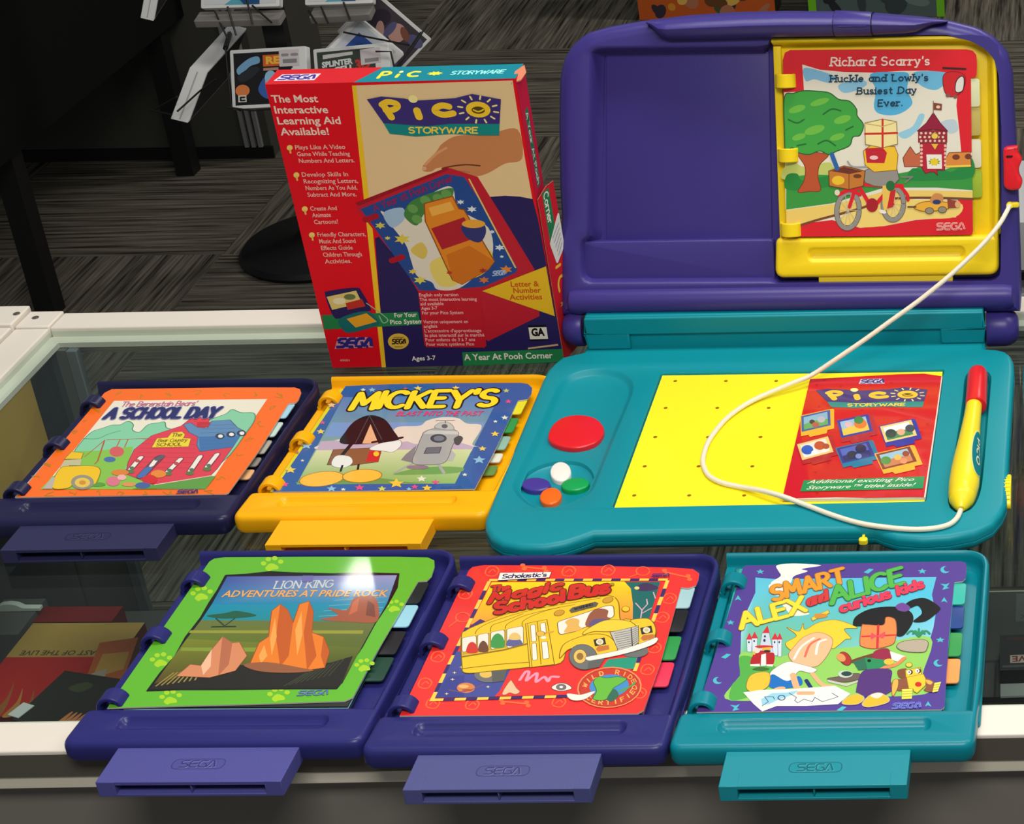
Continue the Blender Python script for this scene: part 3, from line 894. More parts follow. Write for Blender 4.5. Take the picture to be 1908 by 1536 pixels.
def paint_rocket(a, lo):
    BL = (44, 92, 160)
    base(a, lo, BL)
    a.poly([(655, 180), (1525, 168), (1275, 660), (395, 665)], [(80, 128, 186), (84, 130, 190), (150, 178, 110), (150, 180, 110)])
    a.poly([(590, 320), (1440, 320), (1400, 400), (550, 400)], (118, 152, 204))
    a.blob([(540, 440), (700, 400), (900, 380), (960, 345), (1080, 338), (1120, 310), (1200, 292), (1290, 296), (1340, 326), (1424, 340), (1370, 440), (1380, 455), (900, 470), (520, 470)], (226, 210, 196))
    a.poly([(530, 425), (620, 420), (700, 440), (900, 440), (1010, 425), (1050, 440), (1300, 430), (1380, 455), (1368, 480), (500, 485)], (190, 168, 190))
    a.poly([(505, 475), (1370, 470), (1275, 660), (395, 665)], [(214, 216, 168), (206, 214, 160), (140, 180, 96), (130, 172, 90)])
    a.blob([(400, 660), (640, 620), (860, 630), (1000, 650), (1100, 660)], (110, 150, 76)); a.blob([(930, 610), (1100, 570), (1310, 570), (1290, 600), (1100, 610)], (112, 160, 84))
    # stand-in: camping kit -- dark dome tent, tan pack, cushions
    a.blob([(640, 436), (668, 370), (720, 312), (800, 280), (880, 300), (930, 360), (958, 428), (800, 440)], BLK)
    a.stroke([(800, 282), (722, 436)], (70, 70, 76), 5); a.stroke([(800, 282), (880, 436)], (70, 70, 76), 5)
    a.poly([(760, 438), (806, 330), (850, 438)], (232, 176, 132))
    a.poly([(600, 472), (800, 462), (865, 480), (848, 540), (700, 560), (565, 556)], (140, 92, 58), line=(84, 52, 34), lw=4)
    a.poly([(800, 478), (862, 474), (850, 536), (780, 540)], (206, 40, 40)); a.ell(838, 495, 16, 14, (240, 196, 40))
    a.stroke([(700, 440), (650, 500)], BLK, 24, False); a.stroke([(820, 430), (980, 405)], BLK, 22)
    a.blob([(590, 540), (620, 505), (690, 510), (706, 545), (660, 572), (600, 565)], (232, 232, 226), (120, 120, 120), 3)
    a.blob([(800, 470), (850, 440), (930, 425), (970, 420), (975, 450), (930, 485), (880, 480)], (232, 232, 226), (120, 120, 120), 3)
    a.stroke([(650, 560), (640, 592)], BLK, 12); a.stroke([(740, 555), (735, 585)], BLK, 12)
    a.ell(535, 635, 125, 40, (244, 188, 62), -.12, (170, 110, 30), 5); a.ell(760, 618, 110, 36, (244, 188, 62), -.06, (170, 110, 30), 5)
    # rocket
    GR = (168, 166, 164); D = (96, 94, 98)
    a.stroke([(1040, 548), (940, 600)], GR, 16); a.stroke([(1180, 550), (1215, 602)], GR, 16); a.stroke([(1100, 560), (1100, 580)], D, 8)
    a.poly([(1060, 450), (1000, 500), (975, 530), (1040, 545)], (128, 126, 132))
    a.poly([(1225, 440), (1280, 500), (1262, 536), (1205, 530)], (178, 176, 176))
    a.blob([(1090, 400), (1110, 370), (1180, 352), (1260, 358), (1296, 385), (1262, 450), (1222, 540), (1130, 556), (1040, 546), (1062, 470)], GR, D, 4)
    a.poly([(1100, 385), (1130, 365), (1290, 370), (1296, 388)], (198, 196, 192))
    a.blob([(1165, 352), (1185, 325), (1230, 318), (1262, 338), (1262, 362)], (188, 186, 182), D, 3); a.ell(1218, 342, 17, 12, D); a.stroke([(1170, 312), (1272, 310)], D, 5); a.stroke([(1222, 312), (1222, 325)], D, 5)
    a.ell(1184, 410, 46, 24, (70, 70, 78)); a.ell(1186, 410, 30, 15, (120, 122, 130)); a.blob([(1270, 410), (1300, 395), (1320, 410), (1298, 445), (1275, 440)], (70, 66, 70))
    a.poly([(1118, 462), (1200, 458), (1188, 492), (1104, 494)], (110, 108, 114), line=(60, 60, 66), lw=4); a.ell(1068, 570, 62, 12, (140, 120, 130))
    # stars on the border
    Y, P_, W_, C_ = (236, 206, 84), (226, 84, 132), (232, 226, 206), (140, 190, 216)
    for x, y, r, c in ((1070, 132, 24, Y), (1280, 130, 22, Y), (1560, 145, 20, (186, 200, 110)), (815, 140, 22, C_), (765, 140, 16, W_), (540, 322, 18, P_), (530, 372, 26, Y), (450, 450, 34, C_), (400, 485, 12, P_), (428, 533, 12, W_), (362, 585, 34, Y), (330, 665, 26, P_), (1572, 205, 20, P_), (1552, 295, 22, W_), (1500, 316, 14, W_), (1498, 385, 26, Y), (1428, 467, 24, Y), (1410, 530, 38, C_), (1330, 612, 16, W_), (950, 660, 46, (244, 196, 62)), (1090, 635, 30, W_), (1168, 654, 26, P_), (745, 684, 30, P_), (590, 690, 30, C_), (870, 690, 26, (206, 210, 96)), (1052, 680, 24, P_), (1120, 686, 30, (244, 196, 62)), (1020, 692, 18, C_), (655, 694, 16, W_), (1000, 135, 16, P_), (590, 225, 26, (240, 190, 140))): a.star(x, y, r, c)
    a.word("MICKEY'S", (700, 246), (1488, 228), (745, 158), (250, 222, 40), .22, BLK, .12, gap=.24, wob=.04)
    a.word('BLAST INTO THE PAST', (950, 284), (1420, 283), (960, 262), (224, 64, 120), .17, sl=.2, gap=.2)
    a.sega((1190, 690), (1320, 688), (1200, 674), (60, 110, 178), wid=.12)


def paw(a, x, y, c, s=1.0):
    a.blob([(x - 30 * s, y + 18 * s), (x - 6 * s, y - 4 * s), (x + 26 * s, y + 6 * s), (x + 30 * s, y + 22 * s), (x + 2 * s, y + 26 * s), (x - 14 * s, y + 32 * s)], c)
    for dx, dy in ((-38, -4), (-16, -24), (14, -28), (42, -12)): a.ell(x + dx * s, y + dy * s, 13 * s, 10 * s, c)


def paint_savanna(a, lo):
    base(a, lo, (98, 182, 48))
    for x, y, s in ((1020, 130, 1), (690, 270, 1), (500, 580, 1), (545, 755, 1), (1050, 742, 1), (1452, 605, .9), (1592, 328, .85)): paw(a, x, y, (166, 212, 40), s)
    edge = [(806, 183), (900, 178), (1010, 166), (1130, 172), (1300, 176), (1450, 172), (1612, 176), (1604, 240), (1560, 320), (1500, 410), (1440, 520), (1385, 600), (1340, 690), (1322, 712), (1120, 712), (800, 716), (600, 716), (440, 722), (500, 640), (570, 560), (620, 470), (690, 380), (730, 310), (770, 250)]
    a.poly(edge, BLK, line=BLK, lw=12)
    a.poly([(812, 188), (1606, 182), (1560, 312), (740, 318)], [(66, 82, 160), (150, 150, 196), (40, 140, 176), (24, 130, 172)])
    a.poly([(740, 318), (1560, 312), (1508, 402), (688, 395)], [(24, 140, 172), (40, 140, 176), (60, 130, 130), (20, 140, 150)])
    a.poly([(690, 392), (1506, 400), (1440, 520), (622, 480)], [(104, 116, 62), (104, 112, 60), (88, 104, 40), (100, 118, 40)])
    a.poly([(622, 480), (1440, 520), (1350, 690), (470, 690)], [(120, 130, 40), (96, 110, 40), (40, 44, 24), (84, 70, 30)])
    a.poly([(640, 440), (1450, 440), (1445, 456), (632, 452)], (150, 150, 56)); a.poly([(600, 520), (960, 520), (955, 540), (592, 536)], (130, 150, 54))
    a.poly([(470, 690), (800, 600), (1160, 610), (1300, 590), (1400, 560), (1345, 690), (1322, 708), (450, 714)], (36, 34, 30))
    for k in range(9): a.stroke([(1080 + k * 26, 700 - k * 6), (1180 + k * 22, 640 - k * 8)], (64, 70, 48), 5)
    for k in range(8): a.stroke([(480 + k * 26, 700 - k * 4), (560 + k * 18, 640 - k * 2)], (150, 132, 66), 8, False)
    for y in (275, 300, 325, 350): a.stroke([(1240 + (350 - y), y + 25), (1560 - (y - 275) * .4, y + 8)], (120, 186, 210), 4)
    # tree
    a.blob([(716, 372), (800, 360), (860, 350), (950, 370), (870, 382), (780, 384)], (34, 92, 70)); a.stroke([(800, 420), (760, 385)], (50, 70, 44), 7); a.stroke([(800, 420), (850, 382)], (50, 70, 44), 7); a.stroke([(740, 424), (850, 422)], (30, 60, 44), 8)
    # far rock
    a.blob([(1250, 390), (1330, 370), (1285, 335), (1370, 345), (1400, 295), (1440, 280), (1500, 285), (1520, 330), (1510, 400), (1400, 402)], (162, 88, 62)); a.poly([(1400, 310), (1430, 288), (1420, 350), (1380, 370)], (196, 104, 70)); a.poly([(1470, 300), (1500, 320), (1506, 380), (1460, 370)], (120, 66, 52))
    # stand-in: plain sandstone outcrops in warm colours
    O1, O2, O3 = (232, 126, 40), (244, 164, 80), (196, 92, 34)
    a.poly([(915, 604), (960, 500), (1005, 470), (1020, 350), (1060, 318), (1095, 345), (1120, 405), (1150, 318), (1195, 304), (1215, 352), (1208, 450), (1262, 470), (1290, 540), (1268, 615), (1160, 632), (1060, 612)], O1, line=(150, 76, 36), lw=4)
    a.poly([(1060, 318), (1095, 345), (1120, 405), (1100, 560), (1060, 612), (1040, 470)], O3); a.poly([(1195, 304), (1215, 352), (1208, 450), (1230, 560), (1185, 628), (1170, 450)], O3); a.poly([(1262, 470), (1290, 540), (1268, 615), (1250, 560)], O3)
    a.poly([(1012, 480), (1036, 380), (1044, 470), (1020, 560)], O2); a.poly([(1130, 440), (1160, 350), (1164, 460), (1140, 560)], O2); a.poly([(960, 560), (985, 510), (1000, 560), (970, 596)], O2)
    a.poly([(575, 655), (640, 600), (690, 606), (740, 530), (790, 470), (836, 500), (870, 496), (905, 560), (850, 630), (730, 662)], (214, 138, 96), line=(140, 90, 60), lw=3)
    a.poly([(790, 470), (836, 500), (820, 600), (770, 654), (780, 560)], (182, 108, 76)); a.poly([(690, 606), (740, 530), (735, 610), (700, 650)], (240, 186, 150))
    a.blob([(890, 602), (1000, 590), (1150, 615), (1215, 630), (1100, 640), (960, 632)], (150, 92, 60))
    a.word('LION KING', (1030, 246), (1300, 240), (1045, 212), (196, 206, 206), .13, gap=.24, serif=.12)
    a.text('ADVENTURES AT PRIDE ROCK', (786, 285), (1555, 282), (800, 256), (236, 170, 92), .018, shear=.12)
    a.poly([(1165, 185), (1215, 185), (1212, 215), (1160, 215)], (110, 110, 170)); a.sega((1135, 748), (1280, 744), (1152, 722), (36, 60, 150), (150, 170, 220))


def paint_bus(a, lo):
    RD = (232, 52, 48); OR = (250, 106, 56)
    base(a, lo, RD)
    # ornament of the border
    for x, y in ((700, 150), (1090, 150), (1290, 145), (565, 265), (425, 585), (360, 720), (400, 822), (600, 828), (1040, 815), (1490, 650), (1565, 385), (1525, 540), (1602, 290), (1450, 770)):
        a.lines([[a.uv(q) for q in smooth_path([(x - 34, y + 12), (x - 22, y - 20), (x + 12, y - 26), (x + 34, y - 6), (x + 18, y + 20), (x - 8, y + 24)], 4, True)]], OR, 7 * a.mpp)
        a.stroke([(x - 16, y + 6), (x + 4, y - 10), (x + 18, y + 2)], OR, 6, True)
    for x0, y0, x1, y1 in ((860, 128, 970, 140), (1580, 155, 1700, 182), (750, 812, 880, 824)):
        a.stroke([(x0, y0), (x1, y1)], OR, 12)
        for x, y in ((x0, y0), (x1, y1)): a.ell(x - 4, y - 8, 13, 9, OR); a.ell(x + 4, y + 10, 13, 9, OR)
    a.lines([[a.uv(q) for q in oval(1466, 150, 34, 22, 20)]], OR, 7 * a.mpp); a.stroke([(1440, 165), (1400, 180)], OR, 8)
    a.lines([[a.uv(q) for q in oval(552, 385, 36, 24, 20)]], OR, 7 * a.mpp); a.stroke([(525, 400), (485, 430)], OR, 8)
    # checked inner frame
    q0 = [(690, 196), (1590, 192), (1432, 660), (1262, 790), (392, 812)]
    NV, YL = (58, 44, 104), (248, 204, 84)
    for A, B, n in (((686, 202), (392, 812), 13), ((686, 196), (1592, 194), 19), ((1592, 198), (1425, 660), 11), ((396, 806), (1140, 786), 13)):
        for k in range(n):
            t0, t1 = k / n, (k + 1) / n
            a.stroke([(A[0] + (B[0] - A[0]) * t0, A[1] + (B[1] - A[1]) * t0), (A[0] + (B[0] - A[0]) * t1, A[1] + (B[1] - A[1]) * t1)], NV if k % 2 else YL, 19, round_=False)
    inner = [(696, 208), (1560, 205), (1424, 640), (1240, 776), (412, 796)]
    a.poly(inner, RD)
    a.poly([(1340, 207), (1555, 206), (1500, 390), (1400, 410)], (30, 104, 98))
    a.poly([(700, 208), (1372, 204), (1405, 240), (1416, 320), (1415, 400), (900, 420), (640, 430), (592, 420)], [(250, 216, 20), (250, 214, 20), (250, 196, 30), (248, 160, 50), (246, 140, 60), (248, 160, 50), (248, 150, 50), (248, 158, 48)])
    a.poly([(590, 430), (640, 395), (720, 430), (640, 480), (560, 500)], (78, 44, 110))
    a.poly([(520, 560), (780, 560), (800, 640), (740, 760), (712, 790), (412, 796)], (70, 78, 150)); a.poly([(412, 796), (470, 690), (560, 680), (560, 792)], (60, 66, 140))
    a.poly([(1290, 600), (1440, 585), (1420, 650), (1262, 640)], (40, 150, 120))
    for x, y in ((545, 640), (510, 668), (500, 702), (470, 775), (680, 740), (640, 690)): a.star(x, y, 12, (236, 220, 150), 4, k=.3)
    a.ell(568, 745, 46, 26, (214, 128, 70)); a.stroke([(480, 755), (560, 765), (655, 730)], (120, 80, 110), 6, True); a.ell(556, 738, 26, 9, (236, 180, 110)); a.ell(575, 757, 28, 6, (170, 80, 50))
    a.blob([(1425, 238), (1440, 225), (1480, 212), (1530, 225), (1545, 240), (1500, 252), (1450, 252)], (70, 50, 90)); a.ell(1436, 238, 13, 8, (220, 210, 120))
    for l in ([(1455, 395), (1462, 350), (1430, 315)], [(1460, 352), (1490, 320), (1486, 295)], [(1465, 365), (1510, 340)], [(1530, 290), (1520, 260)]): a.stroke(l, (220, 170, 190), 6)
    # worm squiggle, nose, eye
    a.stroke([(842, 705), (870, 665), (888, 668), (875, 708), (905, 685), (930, 672), (925, 715), (965, 690), (985, 712), (1000, 690), (1038, 690)], (240, 150, 176), 15, True)
    a.blob([(752, 776), (770, 740), (795, 708), (806, 718), (826, 748), (842, 765), (820, 778), (790, 770), (770, 780)], (244, 190, 150), (150, 100, 80), 3)
    a.blob([(1002, 742), (1040, 722), (1080, 726), (1106, 748), (1060, 762), (1020, 757)], (236, 226, 214), (120, 60, 50), 4); a.ell(1052, 742, 27, 17, (120, 110, 110)); a.ell(1052, 742, 9, 6, WHT)
    # seal
    a.view(1040, 1220, 10.6)
    a.ell(1015, 665, 625, 395, (200, 60, 44), -.08, (246, 140, 90), 30)
    a.lines([[a.uv(q) for q in oval(1015, 665, 590, 368, 40, -.08)]], (120, 70, 40), 10 * a.mpp)
    for t, a0, a1, sgn in (('WILD RIDE', 196, 344, 1), ('CERTIFIED', 144, 8, -1)):
        for i, ch in enumerate(t):
            if ch == ' ': continue
            an = math.radians(a0 + (a1 - a0) * i / (len(t) - 1)); cx, cy = 1015 + 500 * math.cos(an), 665 + 300 * math.sin(an) - 40 * math.cos(an)
            tx, ty = (-math.sin(an) * sgn, math.cos(an) * .62 * sgn)
            l_ = math.hypot(tx, ty); tx, ty = tx / l_, ty / l_
            nx, ny = ty, -tx
            w = 34 if ch != 'I' else 6
            a.word(ch, (cx - tx * w - nx * 40, cy - ty * w - ny * 40), (cx + tx * w - nx * 40, cy + ty * w - ny * 40), (cx - tx * w + nx * 40, cy - ty * w + ny * 40), (246, 170, 90), .2)
    a.ell(1010, 640, 390, 225, (70, 140, 200), -.1)
    a.blob([(690, 880), (760, 740), (700, 560), (800, 460), (960, 480), (1180, 460), (1360, 500), (1200, 620), (1090, 690), (960, 900), (760, 920)], (104, 182, 62), (40, 96, 56), 14)
    a.blob([(960, 900), (1100, 700), (1200, 820), (1080, 940)], (52, 106, 84)); a.blob([(1180, 740), (1420, 640), (1500, 560), (1520, 600), (1300, 740)], (80, 160, 90))
    a.blob([(185, 790), (440, 812), (640, 760), (740, 750), (560, 890), (360, 930), (220, 890)], (240, 228, 216), (150, 110, 100), 10)
    # the yellow bus
    a.view(880, 1060, 5.021)
    YB, OL = (244, 196, 44), (120, 92, 16)
    a.ell(150, 1000, 130, 75, (112, 112, 110)); a.ell(130, 995, 60, 36, (226, 186, 90)); a.poly([(180, 960), (330, 940), (300, 1060), (190, 1075)], (92, 92, 90))
    a.ell(1520, 780, 130, 60, (110, 110, 108))
    a.blob([(-100, 640), (-60, 590), (40, 540), (300, 440), (560, 380), (900, 310), (1180, 272), (1310, 268), (1370, 330), (1385, 480), (1440, 480), (1560, 490), (1640, 480), (1700, 520), (1720, 620), (1660, 690), (1400, 790), (1080, 850), (900, 740), (830, 890), (540, 930), (200, 965), (-60, 985), (-95, 900)], YB, OL, 9)
    a.blob([(480, 520), (470, 480), (700, 400), (760, 380), (1000, 320), (1330, 285)], YB)
    for l in ([(30, 620), (60, 570), (200, 500), (500, 410), (800, 350), (1200, 285)], [(170, 600), (190, 540), (300, 500), (480, 430)], [(310, 570), (340, 520), (520, 440), (820, 370)], [(470, 560), (490, 490), (700, 400), (960, 345)]): a.stroke(l, OL, 7, True)
    a.poly([(-95, 660), (480, 545), (490, 720), (-90, 820)], (196, 160, 50))
    for x0, x1 in ((-95, 40), (52, 155), (175, 305), (325, 480)):
        yt = 640 - x0 * .2; a.poly(rpoly([(x0, yt), (x1, yt - (x1 - x0) * .2), (x1, 740 - x1 * .06), (x0, 790 - x0 * .1)], 22), (236, 228, 214), line=OL, lw=5)
    for x, y, rx, ry, c in ((0, 745, 50, 50, (206, 56, 46)), (105, 735, 44, 50, (110, 70, 50)), (240, 680, 62, 64, (66, 150, 74)), (395, 690, 70, 42, (96, 96, 150)), (400, 640, 52, 32, (226, 190, 110))): a.blob([(x - rx, y + ry), (x - rx * .8, y - ry * .4), (x, y - ry), (x + rx * .8, y - ry * .4), (x + rx, y + ry)], c)
    a.stroke([(-95, 835), (300, 770), (510, 715)], (140, 112, 30), 22); a.stroke([(-90, 945), (250, 905), (540, 885)], OL, 8)
    a.poly([(500, 525), (700, 485), (770, 905), (540, 935)], YB, line=OL, lw=7); a.stroke([(610, 505), (645, 905)], OL, 7); a.stroke([(520, 520), (560, 930)], OL, 6)
    for p in ([(545, 540), (590, 530), (602, 690), (556, 695)], [(635, 525), (685, 512), (695, 620), (645, 630)], [(558, 712), (600, 706), (612, 865), (565, 870)], [(650, 695), (705, 690), (722, 850), (662, 858)]): a.poly(rpoly(p, 12), (236, 232, 220), line=OL, lw=5)
    a.stroke([(610, 622), (690, 612), (755, 600)], (214, 160, 50), 22); a.ell(640, 620, 40, 26, (226, 180, 70), 0, OL, 5); a.ell(668, 655, 24, 14, WHT)
    a.poly(rpoly([(795, 510), (1250, 360), (1325, 352), (1330, 455), (1270, 490), (1090, 545), (960, 600), (812, 632)], 34), (238, 230, 216), line=OL, lw=8)
    a.blob([(860, 605), (890, 545), (870, 510), (930, 475), (1000, 490), (1000, 545), (1030, 575), (930, 605)], (226, 176, 90)); a.blob([(1060, 540), (1075, 480), (1110, 420), (1180, 385), (1270, 400), (1265, 460), (1290, 480), (1120, 555)], (150, 88, 66)); a.blob([(1090, 545), (1130, 490), (1220, 480), (1270, 490), (1160, 535)], (96, 84, 130))
    a.poly([(910, 400), (940, 375), (1150, 322), (1180, 335), (1160, 365), (930, 425)], (96, 92, 84), line=OL, lw=5); a.word('WARNING', (960, 400), (1130, 355), (955, 378), (40, 36, 30), .2)
    for x, y in ((815, 425), (1270, 305)): a.ell(x, y, 50, 26, (206, 150, 44), -.25, OL, 5)
    a.ell(1437, 388, 36, 26, YB, 0, OL, 6)
    a.blob([(1040, 630), (1060, 590), (1200, 510), (1300, 490), (1420, 495), (1520, 520), (1550, 560), (1300, 600), (1140, 600)], (246, 204, 60), OL, 7)
    a.blob([(820, 850), (850, 730), (980, 660), (1130, 625), (1270, 640), (1350, 720), (1350, 780), (1110, 845), (1000, 760), (900, 770)], YB, OL, 8); a.blob([(1480, 500), (1560, 480), (1660, 485), (1715, 560), (1700, 650), (1560, 720), (1540, 560)], YB, OL, 8)
    a.poly([(1290, 605), (1330, 600), (1500, 560), (1555, 545), (1560, 700), (1500, 745), (1370, 785)], (190, 186, 178), line=(70, 66, 60), lw=6)
    for k in range(8): a.stroke([(1330 + k * 5, 620 + k * 20), (1490, 590 + k * 20), (1552, 560 + k * 18)], (70, 66, 62), 6)
    a.stroke([(1488, 565), (1500, 740)], (60, 56, 52), 9)
    for x, y in ((1195, 698), (1632, 588)):
        a.poly([(x - 60, y - 20), (x + 45, y - 42), (x + 60, y + 22), (x - 45, y + 42)], (60, 52, 44)); a.ell(x, y, 34, 28, (232, 222, 190)); a.ell(x, y, 20, 16, (200, 190, 150))
    for x, y in ((1220, 758), (1640, 655)): a.poly([(x - 65, y + 8), (x - 40, y - 20), (x + 60, y - 30), (x + 65, y + 10), (x - 40, y + 35)], (196, 116, 54), line=(220, 170, 90), lw=5)
    a.ell(1040, 840, 135, 118, (110, 112, 112), .3, (70, 66, 60), 5); a.ell(1010, 835, 62, 66, (226, 190, 100), .2, OL, 6); a.ell(1010, 835, 32, 34, (150, 110, 50)); a.poly([(1090, 870), (1250, 840), (1190, 935), (1080, 955)], (96, 98, 96))
    a.blob([(1060, 845), (1120, 830), (1400, 770), (1640, 690), (1720, 658), (1738, 680), (1680, 730), (1450, 805), (1150, 868), (1080, 872)], (238, 232, 222), (120, 110, 100), 5)
    a.poly([(262, 52), (742, 44), (722, 96), (240, 122)], WHT, line=(70, 50, 80), lw=3); a.word("Scholastic's", (280, 103), (690, 88), (295, 66), (36, 32, 90), .2, gap=.17)
    RT, RE = (206, 44, 36), (96, 26, 26)
    a.word('The', (178, 232), (345, 212), (190, 178), RT, .3, RE, .14)
    a.word('Magic', (165, 330), (830, 208), (200, 245), RT, .34, RE, .12, gap=.3, wob=.05)
    a.word('School', (215, 432), (850, 318), (225, 335), RT, .32, RE, .12, gap=.3, wob=.05, seed=4)
    a.word('Bus', (920, 290), (1265, 238), (945, 180), RT, .32, RE, .12, gap=.3)
    a.sega((1672, 92), (1840, 88), (1690, 62), (56, 44, 120), wid=.22)
    a.ell(1312, 160, 22, 13, (170, 140, 40))


def paint_kids(a, lo):
    PU = (84, 62, 146); TQ = (74, 186, 200)
    base(a, lo, PU)
    a.poly([(520, 212), (640, 222), (980, 215), (1455, 210), (1432, 300), (1452, 400), (1440, 470), (1425, 520), (1380, 720), (1395, 815), (392, 850), (398, 770), (440, 720), (446, 500), (470, 400), (520, 290)], [(92, 190, 216)] * 4 + [(80, 190, 220)] * 2 + [(130, 204, 226)] * 2 + [(150, 200, 110)] + [(90, 170, 80)] * 3 + [(120, 190, 90)] + [(150, 212, 222)] * 2 + [(100, 196, 216)])
    a.blob([(446, 600), (600, 625), (760, 600), (920, 580), (1150, 560), (1424, 520), (1382, 720), (1395, 815), (900, 830), (396, 848), (398, 770), (440, 720)], (146, 204, 96))
    a.blob([(442, 620), (560, 640), (640, 700), (560, 800), (396, 848), (398, 770), (440, 720)], (84, 172, 72))
    # dripping paint
    a.blob([(630, 150), (700, 140), (780, 142), (860, 150), (760, 168), (790, 180), (720, 205), (700, 240), (640, 260), (600, 240), (650, 205), (640, 180)], WHT); a.blob([(600, 245), (690, 230), (660, 300), (610, 300), (590, 270)], (236, 236, 226)); a.blob([(650, 330), (690, 320), (700, 360), (740, 380), (800, 400), (720, 410), (680, 380)], (236, 232, 206))
    for x, y, n, r in ((545, 182, 5, 22), (1382, 180, 5, 24), (392, 445, 5, 22), (1475, 535, 5, 24)): a.star(x, y, r, TQ, n)
    for x, y in ((430, 320), (1495, 330), (1412, 868)): a.poly([(x - 16, y + 10), (x, y - 16), (x + 18, y + 12), (x, y + 4)], TQ)
    for x, y in ((1105, 178), (368, 618), (965, 890)): a.poly([(x - 26, y + 8), (x + 4, y - 12), (x + 26, y - 8), (x - 2, y + 14)], TQ)
    for x, y in ((325, 745), (1500, 172), (1465, 655)): a.ell(x, y, 24, 18, TQ); a.ell(x + 11, y - 4, 18, 14, PU)
    for x, y in ((415, 885), (1500, 258)): a.poly([(x - 26, y - 14), (x + 4, y - 10), (x + 24, y - 18), (x + 8, y + 4), (x + 24, y + 8), (x - 14, y + 18), (x - 4, y)], TQ)
    # castle
    a.view(1320, 1010, 4.3875)
    for x, y, w, h in ((335, 800, 44, 100), (378, 790, 46, 120), (545, 800, 50, 130), (583, 800, 36, 140)):
        a.poly([(x - w / 2, y), (x + w / 2, y), (x + w / 2 - 4, y + h), (x - w / 2 + 4, y + h)], (206, 218, 228), line=(90, 110, 130), lw=3); a.poly([(x - w / 2 - 5, y), (x, y - 56), (x + w / 2 + 5, y)], (206, 48, 58)); a.ell(x - 4, y + 22, 7, 9, (40, 50, 70))
    a.poly([(440, 745), (496, 745), (540, 960), (400, 960)], (196, 208, 222), line=(90, 110, 130), lw=3); a.poly([(440, 748), (484, 684), (500, 748)], (206, 48, 58)); a.ell(462, 775, 8, 10, (40, 50, 70)); a.ell(458, 808, 10, 12, (40, 50, 70))
    a.blob([(380, 860), (420, 848), (520, 852), (520, 868), (440, 872)], (196, 44, 50)); a.poly([(435, 868), (515, 862), (510, 884), (440, 890)], (230, 176, 60)); a.blob([(345, 1000), (370, 920), (420, 890), (500, 905), (540, 920), (525, 1010), (440, 1010)], (178, 34, 40)); a.poly([(432, 925), (470, 915), (472, 1015), (428, 1018)], WHT); a.poly([(342, 1004), (420, 1000), (420, 1020), (342, 1018)], WHT); a.poly([(476, 1004), (530, 1004), (526, 1022), (476, 1018)], WHT); a.blob([(360, 1045), (420, 1024), (500, 1040), (440, 1056)], (60, 110, 50)); a.ell(396, 890, 26, 22, (226, 210, 190)); a.ell(372, 912, 14, 14, (196, 190, 80)); a.ell(480, 896, 30, 10, (60, 40, 30))
    # stand-ins: plain heaps of play things in the same colours
    a.blob([(630, 830), (720, 770), (640, 700), (740, 735), (775, 668), (790, 720), (900, 662), (1050, 642), (1220, 705), (1110, 715), (1165, 790), (1120, 800), (1060, 850), (1000, 870), (860, 760), (740, 860), (680, 890)], (244, 204, 56), (150, 110, 30), 5)
    a.blob([(655, 930), (700, 860), (780, 780), (900, 742), (1010, 790), (1000, 880), (930, 985), (860, 1025), (720, 1005)], (246, 186, 142), (170, 110, 80), 5)
    for k in range(3): a.stroke([(700 + k * 90, 960 - k * 20), (760 + k * 70, 860 - k * 16), (860 + k * 50, 790 + k * 6)], (236, 110, 90) if k % 2 else WHT, 20, True)
    a.blob([(515, 1060), (640, 985), (740, 1000), (885, 1045), (830, 1075), (740, 1060), (660, 1145), (520, 1110)], WHT, (130, 130, 130), 4)
    a.blob([(500, 1190), (520, 1085), (640, 1140), (740, 1100), (765, 1170), (640, 1200)], (28, 110, 190)); a.blob([(310, 1180), (340, 1100), (420, 1068), (500, 1080), (490, 1180), (400, 1228), (330, 1220)], (246, 190, 60), (150, 120, 60), 5)
    a.blob([(530, 1210), (580, 1188), (630, 1195), (600, 1240), (550, 1238)], (246, 176, 130)); a.stroke([(690, 1090), (740, 1220), (850, 1230)], (246, 176, 130), 48, True); a.stroke([(850, 1080), (930, 1170), (1010, 1185)], (246, 176, 130), 34, True)
    a.stroke([(800, 1135), (870, 1245)], (30, 50, 110), 30)
    # puzzle sheet
    a.poly([(285, 1235), (420, 1215), (700, 1205), (1035, 1180), (1160, 1245), (1060, 1330), (800, 1345), (560, 1345), (440, 1390), (370, 1330)], WHT)
    a.poly([(430, 1290), (520, 1240), (640, 1235), (740, 1215), (700, 1250), (560, 1300), (500, 1330), (440, 1340)], (150, 206, 224))
    a.stroke([(440, 1345), (490, 1310), (460, 1270), (530, 1270), (540, 1290)], (70, 80, 120), 6); a.stroke([(660, 1240), (720, 1275), (705, 1300), (730, 1320), (780, 1290), (850, 1310), (870, 1275), (930, 1310), (1000, 1290), (1060, 1270), (1010, 1240)], (70, 80, 120), 6); a.lines([[a.uv(q) for q in oval(598, 1278, 28, 20, 18)]], (60, 80, 130), 9 * a.mpp)
    a.stroke([(740, 1240), (850, 1240)], (246, 176, 130), 40)
    # small plane
    a.poly([(840, 625), (980, 560), (990, 585), (850, 650)], (240, 200, 60), line=(150, 110, 40), lw=4); a.blob([(870, 595), (930, 590), (975, 600), (960, 620), (880, 630)], (206, 140, 50))
